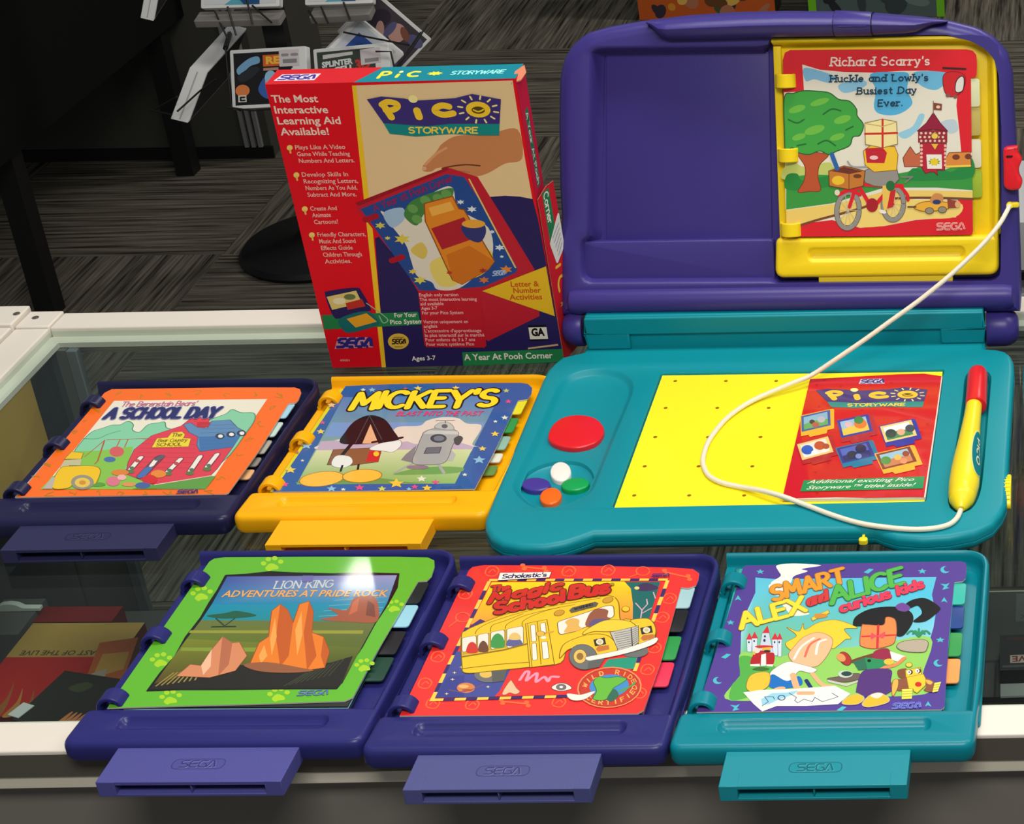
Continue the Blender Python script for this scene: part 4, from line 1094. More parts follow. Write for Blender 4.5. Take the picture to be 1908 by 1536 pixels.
    # gadgets
    a.ell(1118, 958, 62, 42, (170, 52, 44), .9, (90, 30, 30), 5); a.ell(1085, 950, 40, 30, (220, 150, 90), .6); a.blob([(975, 1120), (1060, 1105), (1080, 1090), (1230, 1080), (1240, 1120), (1130, 1150), (1000, 1140)], (110, 92, 84), (70, 60, 60), 4); a.ell(1120, 1085, 60, 30, (190, 206, 196)); a.ell(1130, 1082, 44, 20, (40, 70, 60)); a.poly([(970, 1130), (1130, 1165), (1240, 1130), (1240, 1145), (1130, 1185), (980, 1150)], (196, 196, 180))
    a.view(1220, 1000, 2.773)
    a.blob([(1020, 640), (1120, 608), (1200, 590), (1215, 604), (1120, 630), (1030, 656)], (110, 66, 44))
    a.blob([(1025, 460), (1040, 415), (1120, 375), (1240, 365), (1320, 390), (1335, 440), (1290, 510), (1250, 515), (1245, 470), (1180, 480), (1100, 462), (1060, 466)], (24, 26, 28))
    a.blob([(1060, 550), (1070, 465), (1090, 458), (1180, 460), (1195, 420), (1240, 430), (1250, 480), (1246, 520), (1228, 560), (1140, 582), (1075, 572)], (244, 136, 76), (150, 80, 50), 4)
    a.stroke([(1072, 520), (1240, 512)], (206, 50, 60), 13); a.stroke([(1155, 462), (1150, 578)], (206, 50, 60), 13); a.blob([(1120, 500), (1150, 515), (1190, 495), (1180, 530), (1150, 520), (1118, 534)], (226, 80, 90))
    a.blob([(1290, 360), (1330, 330), (1400, 322), (1470, 365), (1466, 390), (1400, 440), (1335, 442), (1380, 400), (1360, 360), (1320, 372)], (24, 26, 28)); a.blob([(1245, 362), (1280, 345), (1320, 368), (1300, 390), (1260, 385)], (110, 70, 150))
    a.blob([(1130, 600), (1200, 580), (1224, 620), (1200, 660), (1140, 660)], (150, 40, 70)); a.poly([(1215, 596), (1295, 622), (1255, 650), (1225, 640)], WHT); a.stroke([(1290, 630), (1240, 668), (1170, 680)], (232, 140, 88), 22, True)
    a.poly([(1025, 650), (1090, 628), (1100, 690), (1052, 694)], (44, 110, 82)); a.poly([(1085, 628), (1190, 640), (1210, 660), (1150, 690), (1100, 690)], (40, 140, 88)); a.ell(1108, 645, 10, 8, BLK); a.ell(1210, 650, 26, 16, (240, 190, 70))
    a.blob([(1040, 800), (1060, 720), (1100, 690), (1218, 690), (1220, 750), (1226, 800), (1130, 840), (1050, 810)], (84, 50, 120))
    a.blob([(968, 860), (1000, 830), (1050, 818), (1082, 840), (1050, 868), (990, 872)], (246, 184, 50), (190, 180, 150), 5); a.blob([(1072, 870), (1110, 825), (1160, 812), (1208, 836), (1200, 862), (1110, 884)], (246, 184, 50), (190, 180, 150), 5); a.blob([(1115, 826), (1150, 810), (1180, 818), (1150, 840)], (226, 220, 206))
    # palm and grey boulder
    for dx in (-60, -30, 0, 30, 56): a.stroke([(1365, 520), (1365 + dx * .6, 490), (1365 + dx, 505 if abs(dx) > 20 else 480)], (46, 140, 96), 11, True)
    a.blob([(1250, 570), (1270, 550), (1310, 540), (1380, 535), (1412, 548), (1408, 580), (1390, 600), (1320, 600), (1270, 590)], (178, 166, 146), (100, 90, 80), 4)
    a.view(1600, 1180, 9.54)
    # toy robot
    YR, BR_ = (244, 200, 56), (140, 84, 60)
    a.blob([(570, 960), (620, 850), (740, 830), (860, 820), (880, 1000), (720, 1040), (660, 1000)], BR_); a.blob([(690, 680), (800, 640), (860, 660), (850, 800), (720, 800)], (130, 76, 50)); a.ell(895, 575, 58, 40, (236, 206, 80), 0, (150, 110, 30), 12)
    a.poly([(830, 670), (1100, 620), (1125, 760), (840, 800)], YR, line=(150, 110, 30), lw=12); a.poly([(850, 800), (1150, 740), (1195, 830), (1190, 940), (1040, 1080), (985, 1050), (960, 1000), (890, 1000)], YR, line=(150, 110, 30), lw=12)
    for x, y in ((895, 708), (1042, 686)): a.ell(x + 20, y, 48, 44, (60, 40, 30)); a.ell(x, y, 40, 36, WHT); a.ell(x + 4, y, 14, 12, BLK)
    a.ell(1060, 925, 58, 44, (206, 40, 36)); a.blob([(590, 970), (620, 850), (700, 840), (700, 960), (650, 1080), (600, 1130)], (236, 176, 80), (130, 84, 50), 10); a.blob([(1200, 820), (1340, 880), (1340, 980), (1300, 1060), (1160, 1030), (1200, 960)], BR_); a.blob([(1200, 840), (1310, 880), (1280, 930), (1210, 900)], (236, 176, 90))
    for P, Q in (([(770, 1010), (960, 1000), (945, 1180), (765, 1190)], 1), ([(1350, 900), (1465, 880), (1410, 1050), (1310, 1070)], 0)):
        a.poly(P, (226, 222, 90)); A, B, C_, D = P
        for k in (.25, .5, .75): a.stroke([(A[0] + (D[0] - A[0]) * k, A[1] + (D[1] - A[1]) * k), (B[0] + (C_[0] - B[0]) * k, B[1] + (C_[1] - B[1]) * k)], (160, 150, 50), 14)
    a.view(1220, 1000, 2.773)
    a.word('SMART', (612, 335), (985, 240), (600, 262), (246, 154, 46), .19, (170, 110, 40), .07, gap=.26, wob=.03)
    a.word('ALEX', (448, 478), (780, 388), (430, 404), (250, 220, 60), .21, (180, 140, 40), .06, gap=.2, wob=.04)
    a.word('and', (795, 362), (890, 330), (790, 312), (206, 60, 60), .26, (120, 40, 50), .08)
    a.word('ALICE', (915, 350), (1285, 245), (905, 268), (84, 180, 76), .2, (46, 120, 60), .06, gap=.2, wob=.04)
    a.word('curious kids', (965, 396), (1388, 268), (958, 350), (222, 60, 90), .25, (140, 40, 60), .07, gap=.26)
    a.sega((1222, 898), (1372, 892), (1236, 866), (120, 140, 230), (84, 62, 146), .26)


def paint_town(a, lo):
    RD = (222, 32, 44)
    base(a, lo, RD)
    sky = [(230, 185), (330, 215), (470, 228), (640, 232), (800, 222), (950, 220), (1090, 240), (1120, 330), (1112, 420), (1128, 560), (1140, 690), (1200, 690), (1205, 960), (1120, 960), (1110, 1060), (880, 1075), (700, 1110), (560, 1120), (400, 1075), (280, 1090), (150, 1130), (135, 1000), (125, 345), (240, 340)]
    a.poly(sky, (232, 226, 210))
    a.blob([(240, 205), (360, 230), (420, 260), (380, 290), (300, 270), (250, 280)], (130, 186, 222)); a.blob([(620, 240), (760, 228), (840, 240), (830, 330), (860, 410), (780, 470), (680, 470), (640, 430), (650, 330)], (86, 178, 224)); a.blob([(440, 300), (560, 270), (600, 300), (520, 340), (460, 345)], (140, 196, 226)); a.blob([(870, 230), (1010, 225), (1080, 250), (1000, 330), (900, 300)], (110, 184, 222)); a.blob([(780, 580), (860, 540), (900, 470), (930, 480), (890, 560), (820, 610)], (150, 204, 228)); a.blob([(1020, 520), (1100, 500), (1122, 560), (1070, 580)], (190, 206, 216))
    # hills, grass, path
    a.blob([(138, 760), (190, 745), (240, 770), (380, 745), (420, 780), (560, 790), (560, 840), (140, 850)], (196, 206, 110)); 
    a.poly([(138, 830), (280, 815), (460, 820), (600, 840), (830, 800), (900, 770), (1000, 800), (1200, 740), (1205, 905), (1000, 890), (700, 890), (400, 980), (138, 1016)], (60, 152, 66))
    a.blob([(830, 830), (860, 780), (920, 790), (950, 810), (1010, 780), (1080, 800), (1130, 770), (1200, 720), (1202, 830), (1000, 850), (850, 850)], (38, 136, 66)); a.blob([(140, 820), (200, 810), (240, 850), (420, 815), (450, 860), (300, 900), (140, 900)], (40, 138, 60))
    a.poly([(138, 1020), (400, 985), (560, 950), (700, 910), (860, 905), (1205, 910), (1205, 948), (900, 950), (640, 1010), (400, 1060), (140, 1130)], (240, 206, 110))
    a.stroke([(150, 1130), (300, 1080), (560, 1010), (700, 960), (900, 948), (1205, 955)], (120, 72, 44), 14, True)
    a.blob([(420, 1080), (600, 1010), (860, 960), (1130, 975), (1105, 1058), (880, 1072), (700, 1108), (560, 1116)], (244, 214, 120))
    # tree
    a.blob([(205, 700), (260, 690), (330, 690), (380, 705), (330, 760), (320, 830), (335, 905), (270, 912), (205, 915), (240, 850), (245, 770)], (190, 84, 46), (110, 50, 30), 4)
    a.blob([(128, 370), (180, 350), (240, 335), (340, 340), (390, 350), (440, 385), (500, 395), (540, 440), (545, 480), (580, 530), (560, 590), (520, 600), (500, 650), (430, 680), (380, 700), (330, 680), (270, 700), (210, 690), (170, 660), (135, 690), (128, 560)], (66, 166, 68), (30, 96, 44), 6)
    for x, y, rx, ry in ((200, 440, 50, 20), (330, 400, 56, 18), (460, 500, 50, 22), (300, 560, 60, 24), (430, 600, 44, 18), (210, 600, 40, 18)): a.ell(x, y, rx, ry, (112, 190, 70), -.3)
    for l in ([(150, 500), (200, 520), (240, 500)], [(350, 470), (400, 440), (450, 450)], [(320, 640), (370, 620), (420, 650)], [(480, 560), (520, 540)], [(200, 650), (250, 640)]): a.stroke(l, (34, 112, 48), 9, True)
    # houses and tower
    a.poly([(806, 720), (848, 655), (880, 700), (920, 680), (920, 770), (815, 770)], (198, 104, 70), line=(110, 50, 40), lw=4); a.poly([(1040, 740), (1070, 690), (1190, 685), (1198, 770), (1060, 775)], (222, 140, 62), line=(120, 60, 40), lw=4); a.ell(1110, 715, 22, 16, (120, 60, 40)); a.ell(1180, 712, 20, 16, (120, 60, 40)); a.stroke([(1050, 770), (1190, 765)], (240, 210, 80), 12)
    a.poly([(905, 635), (1055, 635), (1045, 790), (1000, 790), (1005, 820), (985, 800), (965, 800), (935, 810), (910, 770)], (186, 34, 56), line=(110, 26, 40), lw=4)
    for y in range(650, 780, 22): a.ell(912, y, 8, 8, (236, 190, 170)); a.ell(1048, y, 7, 8, (236, 190, 170))
    a.poly([(893, 560), (1060, 560), (1060, 632), (893, 632)], (150, 40, 52))
    for x in range(905, 1060, 26):
        for y in (578, 600, 622): a.ell(x + (y % 4) * 3, y, 7, 7, (236, 200, 180))
    a.poly([(888, 566), (940, 520), (980, 460), (1020, 520), (1062, 566), (980, 556)], (150, 30, 60), line=(90, 20, 40), lw=4)
    a.ell(988, 594, 20, 18, (238, 204, 90), 0, (140, 80, 30), 4); a.poly([(968, 640), (1008, 640), (990, 672)], (238, 190, 60))
    a.stroke([(980, 465), (980, 395)], (150, 110, 80), 5); a.poly([(982, 404), (1030, 410), (1028, 448), (982, 444)], (130, 70, 50)); a.ell(1008, 428, 12, 9, (236, 200, 180))
    a.poly([(940, 700), (1028, 700), (1030, 782), (946, 782)], WHT); a.star(986, 742, 38, (120, 140, 30), 9, k=.62); a.ell(986, 742, 22, 20, (236, 206, 40))
    # round red craft, plain
    a.blob([(1035, 260), (1060, 230), (1120, 228), (1160, 250), (1160, 300), (1130, 350), (1080, 370), (1045, 340)], (206, 36, 44), (120, 24, 30), 4); a.stroke([(1036, 205), (1164, 210)], (60, 30, 30), 11); a.blob([(1105, 330), (1112, 280), (1140, 252), (1156, 268), (1150, 330), (1120, 346)], (226, 220, 214), (30, 20, 20), 5); a.ell(1063, 362, 13, 11, (130, 90, 80)); a.ell(1106, 370, 12, 10, (130, 90, 80))
    # bicycle carrying a heap of parcels (stand-in for its rider)
    GY = (150, 146, 140)
    for cx, cy, rx, ry in ((492, 1020, 78, 116), (752, 985, 72, 104)):
        a.lines([[a.uv(q) for q in oval(cx, cy, rx - 14, ry - 14, 36, .08)]], (90, 86, 84), 30 * a.mpp); a.lines([[a.uv(q) for q in oval(cx, cy, rx - 14, ry - 14, 36, .08)]], GY, 24 * a.mpp)
        for k in range(5): a.stroke([(cx + (rx - 24) * math.cos(k * .63), cy + (ry - 24) * math.sin(k * .63)), (cx - (rx - 24) * math.cos(k * .63), cy - (ry - 24) * math.sin(k * .63))], (200, 190, 170), 3)
    a.stroke([(500, 1000), (530, 905), (560, 880)], RD, 20); a.stroke([(560, 890), (630, 1010), (700, 930)], RD, 22); a.stroke([(575, 870), (720, 880), (800, 880)], RD, 24); a.stroke([(700, 920), (750, 985)], RD, 16); a.stroke([(440, 930), (500, 905), (560, 930)], RD, 22, True); a.stroke([(790, 880), (830, 930), (835, 960)], RD, 20, True); a.ell(430, 918, 15, 17, (226, 220, 200)); a.ell(630, 990, 34, 40, (170, 30, 40)); a.stroke([(800, 830), (860, 828), (820, 860)], (130, 130, 120), 9)
    a.poly([(570, 800), (640, 770), (770, 775), (785, 840), (740, 890), (640, 880), (590, 860)], GY, line=(90, 84, 80), lw=4); a.poly([(690, 880), (750, 870), (760, 960), (700, 1030), (690, 980)], (240, 196, 90)); a.poly([(735, 905), (765, 900), (750, 1000), (715, 1010)], (206, 40, 44)); a.ell(735, 880, 26, 30, (40, 110, 60)); a.stroke([(700, 1030), (680, 1025)], WHT, 20)
    a.poly([(580, 680), (620, 650), (760, 655), (778, 700), (770, 790), (640, 800), (590, 760)], (244, 196, 50), line=(150, 100, 30), lw=4); a.poly([(590, 665), (690, 660), (715, 690), (700, 750), (600, 748)], (196, 36, 50)); a.ell(640, 718, 24, 12, (240, 200, 200))
    a.poly([(588, 520), (690, 498), (770, 512), (776, 640), (690, 662), (592, 642)], (244, 228, 160), line=(150, 130, 80), lw=5); a.stroke([(690, 500), (690, 660)], (206, 50, 40), 12); a.stroke([(590, 582), (690, 580), (773, 576)], (206, 50, 40), 12); a.stroke([(588, 522), (690, 540), (770, 514)], (196, 170, 110), 5)
    # basket
    a.poly([(382, 795), (470, 765), (590, 795), (580, 880), (498, 900), (385, 880)], (200, 122, 50), line=(110, 60, 30), lw=5); a.poly([(395, 795), (470, 770), (575, 796), (500, 812)], (110, 50, 40)); a.stroke([(498, 812), (498, 898)], (130, 74, 30), 5); a.ell(436, 848, 36, 26, (240, 196, 50)); a.ell(546, 824, 24, 12, (110, 60, 30)); a.stroke([(400, 700), (430, 780)], (46, 100, 170), 26)
    a.stroke([(490, 740), (520, 770), (600, 770)], (160, 160, 160), 10, True)
    # yellow cart
    a.blob([(870, 1000), (930, 970), (1060, 975), (1065, 1010), (960, 1025), (900, 1020)], (238, 176, 60), (140, 90, 40), 4); a.stroke([(835, 1000), (880, 1000)], (80, 50, 40), 8); a.poly([(1060, 955), (1120, 965), (1115, 1005), (1064, 1008)], (150, 66, 50)); a.ell(1120, 985, 16, 20, (230, 170, 120)); a.ell(958, 1022, 24, 18, (150, 140, 120), 0, (90, 80, 70), 4); a.ell(1032, 1016, 24, 18, (150, 140, 120), 0, (90, 80, 70), 4); a.blob([(960, 970), (985, 925), (1030, 930), (1035, 965), (1000, 985)], (206, 140, 80)); a.ell(1000, 972, 24, 14, (50, 60, 110))
    a.word("Richard Scarry's", (395, 192), (955, 186), (398, 146), (246, 214, 204), .19, serif=.17, gap=.3)
    NV = (24, 60, 84)
    a.word("Huckle and Lowly's", (392, 284), (948, 276), (394, 248), NV, .20, serif=.17, gap=.3)
    a.word('Busiest Day', (545, 354), (880, 348), (547, 318), NV, .20, serif=.17, gap=.3)
    a.word('Ever.', (664, 424), (802, 420), (666, 388), NV, .20, serif=.17, gap=.3)
    a.sega((998, 1134), (1162, 1131), (998, 1090), (246, 200, 190), RD, .22)


# ------------------------------------------------------------------ the five cartridges on the glass and the one in the toy computer
NAVY, TEAL = (42, 43, 108), (0, 126, 142)
FLAT = {'puzzle': (-.2559, 1.0051, -.0081), 'bus': (-.4583, 1.0072, -.0119), 'savanna': (-.6600, 1.0192, -.0166),
        'school': (-.8515, 1.2768, -.0012), 'rocket': (-.6479, 1.2783, -.0120)}


def flat_M(k):
    x, y, a = FLAT[k]
    return Matrix.Translation((x, y, Z0)) @ Matrix.Rotation(a, 4, 'Z')


T4 = [(.114, .139), (.0883, .1135), (.0593, .085), (.0324, .058)]
T5 = [(.115, .139), (.0880, .1105), (.0640, .0840), (.0470, .0600), (.0300, .0440)]


def tabs(names, cols, T): return [(n, c, *t) for n, c, t in zip(names, cols, T)]


cartridge('puzzle', flat_M('puzzle'), TEAL,
          tabs(['aqua', 'navy', 'green', 'orange'], [(46, 176, 160), (24, 62, 132), (44, 146, 72), (255, 152, 80)], T4), paint_kids,
          [(455, 165), (470, 150), (560, 148), (1580, 128), (1606, 135), (1612, 160), (1606, 215), (1590, 232), (1548, 236), (1520, 520), (1497, 880), (1480, 894), (216, 908)],
          (1220, 1000, 2.773), 'teal storybook cartridge with a purple cover of child puzzle scenes',
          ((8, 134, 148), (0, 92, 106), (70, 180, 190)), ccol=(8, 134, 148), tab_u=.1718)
cartridge('bus', flat_M('bus'), NAVY,
          tabs(['pale_blue', 'black', 'green', 'pink'], [(160, 196, 202), (28, 28, 32), (66, 152, 98), (236, 52, 84)], T4), paint_bus,
          [(582, 145), (600, 128), (660, 118), (1000, 120), (1300, 124), (1600, 130), (1720, 138), (1752, 160), (1748, 190), (1735, 222), (1700, 235), (1660, 232), (1560, 600), (1470, 855), (1440, 872), (1000, 880), (230, 884)],
          (660, 1010, 2.7257), 'navy storybook cartridge with a red cover showing a yellow school bus',
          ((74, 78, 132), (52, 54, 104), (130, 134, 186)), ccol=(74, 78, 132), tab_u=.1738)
cartridge('savanna', flat_M('savanna'), (41, 42, 110),
          tabs(['dark', 'light_blue', 'black', 'dark_green'], [(26, 32, 32), (150, 204, 222), (30, 28, 26), (28, 66, 52)], T4), paint_savanna,
          [(728, 118), (750, 104), (800, 97), (1200, 95), (1600, 95), (1750, 98), (1780, 112), (1782, 140), (1768, 185), (1745, 208), (1705, 210), (1500, 560), (1400, 752), (1360, 770), (900, 785), (500, 795), (250, 803)],
          (100, 1000, 2.5105), 'navy storybook cartridge with a green paw print cover of a savanna',
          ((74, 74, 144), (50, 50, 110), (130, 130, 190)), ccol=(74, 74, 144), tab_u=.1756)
cartridge('school', flat_M('school'), (31, 31, 68),
          tabs(['sky_blue', 'mint', 'grey', 'dark_grey', 'tan'], [(160, 206, 226), (192, 216, 208), (172, 170, 158), (140, 138, 130), (236, 182, 130)], T5), paint_school,
          [(600, 160), (640, 140), (900, 136), (1300, 130), (1690, 130), (1720, 140), (1727, 160), (1712, 200), (1695, 218), (1655, 222), (1480, 500), (1310, 735), (1290, 742), (700, 750), (90, 760)],
          (0, 680, 3.0774), 'dark navy storybook cartridge with an orange cover of a red schoolhouse',
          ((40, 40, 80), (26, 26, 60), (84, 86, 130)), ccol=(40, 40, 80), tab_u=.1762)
cartridge('rocket', flat_M('rocket'), (250, 178, 6),
          tabs(['yellow', 'green', 'pale_teal', 'striped', 'leafy'], [(222, 212, 44), (62, 132, 52), (140, 182, 166), (216, 220, 206), (98, 140, 70)], T5), paint_rocket,
          [(668, 118), (900, 108), (1200, 102), (1640, 100), (1680, 106), (1704, 128), (1700, 158), (1680, 190), (1625, 200), (1500, 470), (1385, 690), (800, 700), (262, 706)],
          (420, 680, 2.98125), 'amber yellow storybook cartridge with a blue star cover and a rocket', None)

LID_TILT = 1.2499
LID = Matrix.Translation((-.2528, 1.5405, Z0 + .1066)) @ Matrix.Rotation(-.008, 4, 'Z') @ Matrix.Rotation(LID_TILT, 4, 'X')
cartridge('town', LID, (248, 214, 30),
          tabs(['cream', 'olive', 'white', 'lime'], [(220, 222, 180), (196, 176, 96), (226, 224, 200), (164, 194, 58)], T4), paint_town,
          [(118, 160), (130, 118), (160, 102), (600, 98), (1170, 98), (1205, 106), (1226, 130), (1230, 180), (1228, 240), (1222, 258), (1195, 262), (1200, 700), (1207, 1140), (1200, 1160), (700, 1168), (180, 1172), (150, 1170), (140, 1140), (128, 600)],
          (1420, 60, 3.0717), 'yellow storybook cartridge standing in the open purple lid', None)

# ================================================================== the toy computer
F0 = Frame(Tz(0, 0, 0))
LF = Frame(LID)
PURP = plastic('violet_plastic', (60, 50, 128), .36, .35, bump=.10, scale=1500)
TEALM = plastic('teal_plastic', (6, 139, 153), .42, .3, bump=.08, scale=1500)
YEL = plastic('yellow_plastic', (250, 222, 32), .34, .5)
RED = plastic('red_plastic', (226, 28, 40), .3, .5)
toy = empty('toy_computer', Tz(-.26, 1.36, 0), 'teal and violet toy computer standing open with its lid raised', 'toy computer')
W0 = Tz(0, 0, 0)


def px_loop(pts, view, w, frame=F0, sm=0):
    ox, oy, sc = view
    L = [frame.u(ox + x / sc, oy + y / sc, w) for x, y in pts]
    return ccw(smooth_path(L, sm, True) if sm else L)


V5 = (880, 570, 1.856); VB = (900, 640, 3.658); VP = (1740, 640, 4.0417); ONE = (0, 0, 1)
ZT = .018
outl = [(1085, 655), (1046, 664), (1031, 676), (1018, 690), (1009, 708), (905.5, 957), (902, 970), (903.5, 985), (914, 1001), (935, 1013), (971, 1019), (1015, 1019), (1053, 1012), (1086, 1001),
        (1106, 993), (1260, 991), (1450, 988), (1630, 986), (1645, 993), (1672, 1001), (1720, 1004), (1769, 1001), (1817, 991), (1850, 975), (1867, 955), (1875, 938), (1890, 690), (1889, 672), (1884, 661), (1874, 653), (1858, 649), (1836, 648)]
OUT = [F0.u(x, y, ZT) for x, y in outl]
OUT += [(-.081, 1.528), (-.440, 1.530)]
OUT = ccw(OUT)
pad_l = px_loop([(655, 234), (1628, 221), (1565, 674), (487, 695)], V5, ZT)
pad_h = rpoly(inset(pad_l, -.0014), .004, 5)
chan = px_loop([(500, 300), (570, 222), (680, 182), (800, 170), (920, 186), (1000, 225), (1030, 285), (1012, 370), (900, 640), (775, 950), (735, 1015), (660, 1072), (560, 1115), (440, 1134), (330, 1115), (250, 1062), (205, 1000), (202, 945), (300, 740), (400, 520)], VB, ZT, F0, 3)
chan = resample(chan, 72)
slot = resample(px_loop([(230, 270), (262, 214), (330, 194), (400, 205), (434, 250), (430, 320), (398, 700), (375, 960), (352, 1120), (300, 1232), (222, 1276), (140, 1262), (104, 1190), (118, 1090), (190, 600), (218, 400)], VP, ZT, F0, 3), 64)
dish = resample(px_loop([(222, 990), (240, 930), (310, 860), (420, 808), (540, 790), (660, 800), (735, 850), (756, 920), (735, 985), (660, 1045), (560, 1090), (440, 1108), (330, 1095), (255, 1050)], VB, .0148, F0, 3), 56)
b = MB()
L = [[(x, y, 0) for x, y in inset(OUT, .005)], [(x, y, .0035) for x, y in inset(OUT, .0015)], [(x, y, .0065) for x, y in OUT], [(x, y, .0085) for x, y in OUT], [(x, y, .0088) for x, y in inset(OUT, .0007)], [(x, y, .0094) for x, y in inset(OUT, .0007)], [(x, y, .0097) for x, y in OUT]]
for k in range(7):
    a_ = math.pi / 2 * k / 6
    L.append([(x, y, .0128 + .0052 * math.sin(a_)) for x, y in inset(OUT, .0048 * (1 - math.cos(a_)))])
b.loft(L); b.add(L[0], [list(range(len(OUT)))[::-1]])
b.face(L[-1], 0, [[(x, y, ZT) for x, y in h] for h in (pad_h, chan, slot)])
b.loft([[(x, y, ZT) for x, y in pad_h], [(x, y, ZT - .0006) for x, y in inset(pad_h, .0004)], [(x, y, .0140) for x, y in inset(pad_h, .0006)]], cap1=True)
dz = [(0, 0), (.0006, .0003), (.0022, .0017), (.0042, .0038), (.0062, .0048)]
C = [[(x, y, ZT - d) for x, y in inset(chan, i)] for i, d in dz]
b.loft(C)
b.face(C[-1], 0, [[(x, y, ZT - .0048) for x, y in dish]])
b.loft([[(x, y, ZT - .0048) for x, y in dish], [(x, y, ZT - .0052) for x, y in inset(dish, .0002)], [(x, y, ZT - .0078) for x, y in inset(dish, .0010)], [(x, y, ZT - .0090) for x, y in inset(dish, .0030)]], cap1=True)
b.loft([[(x, y, ZT) for x, y in slot], [(x, y, ZT - .0008) for x, y in inset(slot, .0006)], [(x, y, ZT - .0066) for x, y in inset(slot, .0012)], [(x, y, ZT - .0085) for x, y in inset(slot, .0030)]], cap1=True)
toy_base = b.build('base', TEALM, toy, W0)


def button(name, loop, z0, z1, mat, label=None, dome=.0006):
    q = MB(); lo = ccw(loop)
    rr = .0016
    LL = [[(x, y, z0) for x, y in lo], [(x, y, z1 - rr) for x, y in lo]]
    for k in range(1, 5):
        t = math.pi / 2 * k / 4; LL.append([(x, y, z1 - rr + rr * math.sin(t)) for x, y in inset(lo, rr * (1 - math.cos(t)))])
    c = (sum(p[0] for p in lo) / len(lo), sum(p[1] for p in lo) / len(lo))
    for f in (.6, .25): LL.append([(c[0] + (x - c[0]) * f, c[1] + (y - c[1]) * f, z1 + dome * (1 - f * f)) for x, y in inset(lo, rr)])
    q.loft(LL, cap1=True)
    return q.build(name, mat, toy, W0, label=label)


button('push_button', resample(px_loop([(442, 628), (470, 560), (540, 505), (650, 486), (760, 505), (818, 560), (820, 615), (770, 675), (680, 706), (590, 712), (500, 692), (455, 665)], VB, ZT - .0004, F0, 3), 48), .0120, ZT - .0002, RED, 'large round red button')
for nm, c, e in (('white', (240, 236, 228), (528, 872, 72, 66, -.2)), ('violet', (66, 54, 150), (360, 958, 101, 46, 0)), ('green', (0, 160, 82), (628, 957, 98, 44, -.12)), ('orange', (252, 106, 24), (460, 1038, 76, 56, -.25))):
    button('direction_button', px_loop(oval(*e[:4], 28, e[4]), VB, .0132), .0080, .0134, plastic(nm + '_button', c, .3, .5), nm + ' oval direction button', .0005)
q = MB(); q.slab(ccw(inset(pad_l, .0004)), .0140, .0163, .0004)
PADM = plastic('drawing_pad_yellow', (255, 240, 28), .4, .4)
pad = q.build('drawing_pad', PADM, toy, W0, label='bright yellow drawing pad')
q = MB()
cols = [[(702, 260), (877, 260), (1051, 260), (1225, 258), (1398, 256), (1560, 254)], [(560, 656), (750, 656), (940, 656), (1130, 652), (1320, 648), (1500, 644)]]
for i in range(6):
    for j, t in enumerate((0, .235, .49, .745, 1)):
        x = cols[0][i][0] + (cols[1][i][0] - cols[0][i][0]) * t; y = cols[0][i][1] + (cols[1][i][1] - cols[0][i][1]) * t
        p = F0.u(V5[0] + x / V5[2], V5[1] + y / V5[2], .0164)
        q.add([(u, v, .01636) for u, v in oval(p[0], p[1], .0017, .0017, 12)], [list(range(12))])
q.build('peg_holes', plastic('brown_hole', (150, 96, 10), .8, .1), pad, W0, label='small brown holes', kind='stuff')
# hinge block between base and lid
hx0, hx1, hy = -.4385, -.0815, 1.4915
q = MB()
q.box((hx0, hy + .0036, .016), (hx1, hy + .034, .0505))
q.box((hx0, hy, .034), (hx1, hy + .0035, .0503)); q.box((hx0, hy, .0182), (hx0 + .039, hy + .0035, .034)); q.box((hx1 - .039, hy, .0182), (hx1, hy + .0035, .034))
q.build('hinge_block', TEALM, toy, W0, bevel=.0016)
q = MB(); q.box((hx0 + .040, hy + .0030, .0322), (hx1 - .040, hy + .0042, .0334)); q.build('hinge_shade_line', plastic('painted_gap_shade', (6, 60, 68), .6, .2), toy, W0)  # dark teal strip paints the shade under the hinge bar
# dial and slide switch
q = MB(); pd = F0.u(1878, 915, .010)
q.loft([[(pd[0] - .004 + x0, pd[1] + .0205 * math.cos(t), .0085 + .0085 * math.sin(t)) for t in [2 * math.pi * k / 40 for k in range(40)]] for x0 in (0, .0066)], True, True)
for k in range(9):
    t = math.pi * (.2 + .6 * k / 8)
    y, z = pd[1] + .0206 * math.cos(t), .0085 + .0086 * math.sin(t); q.box((pd[0] - .003, y - .0005, z - .0006), (pd[0] + .002, y + .0005, z + .0006))
q.build('volume_dial', YEL, toy, W0, label='ridged yellow dial on the right side', fixn=True)
q = MB(); p = gy(1609, 1003, OUT[0][1]); xk = F0.u(1609, 1003, .012)[0]; yk = F0.u(1609, 990, ZT)[1]
q.slab(ccw(pill(xk - .0035, xk + .0035, yk - .006, yk - .0005, 6)), .0095, .0135, .001); q.box((xk - .001, yk - .004, .010), (xk + .001, yk + .006, .013))
q.build('slide_switch', YEL, toy, W0, label='small yellow slide switch')

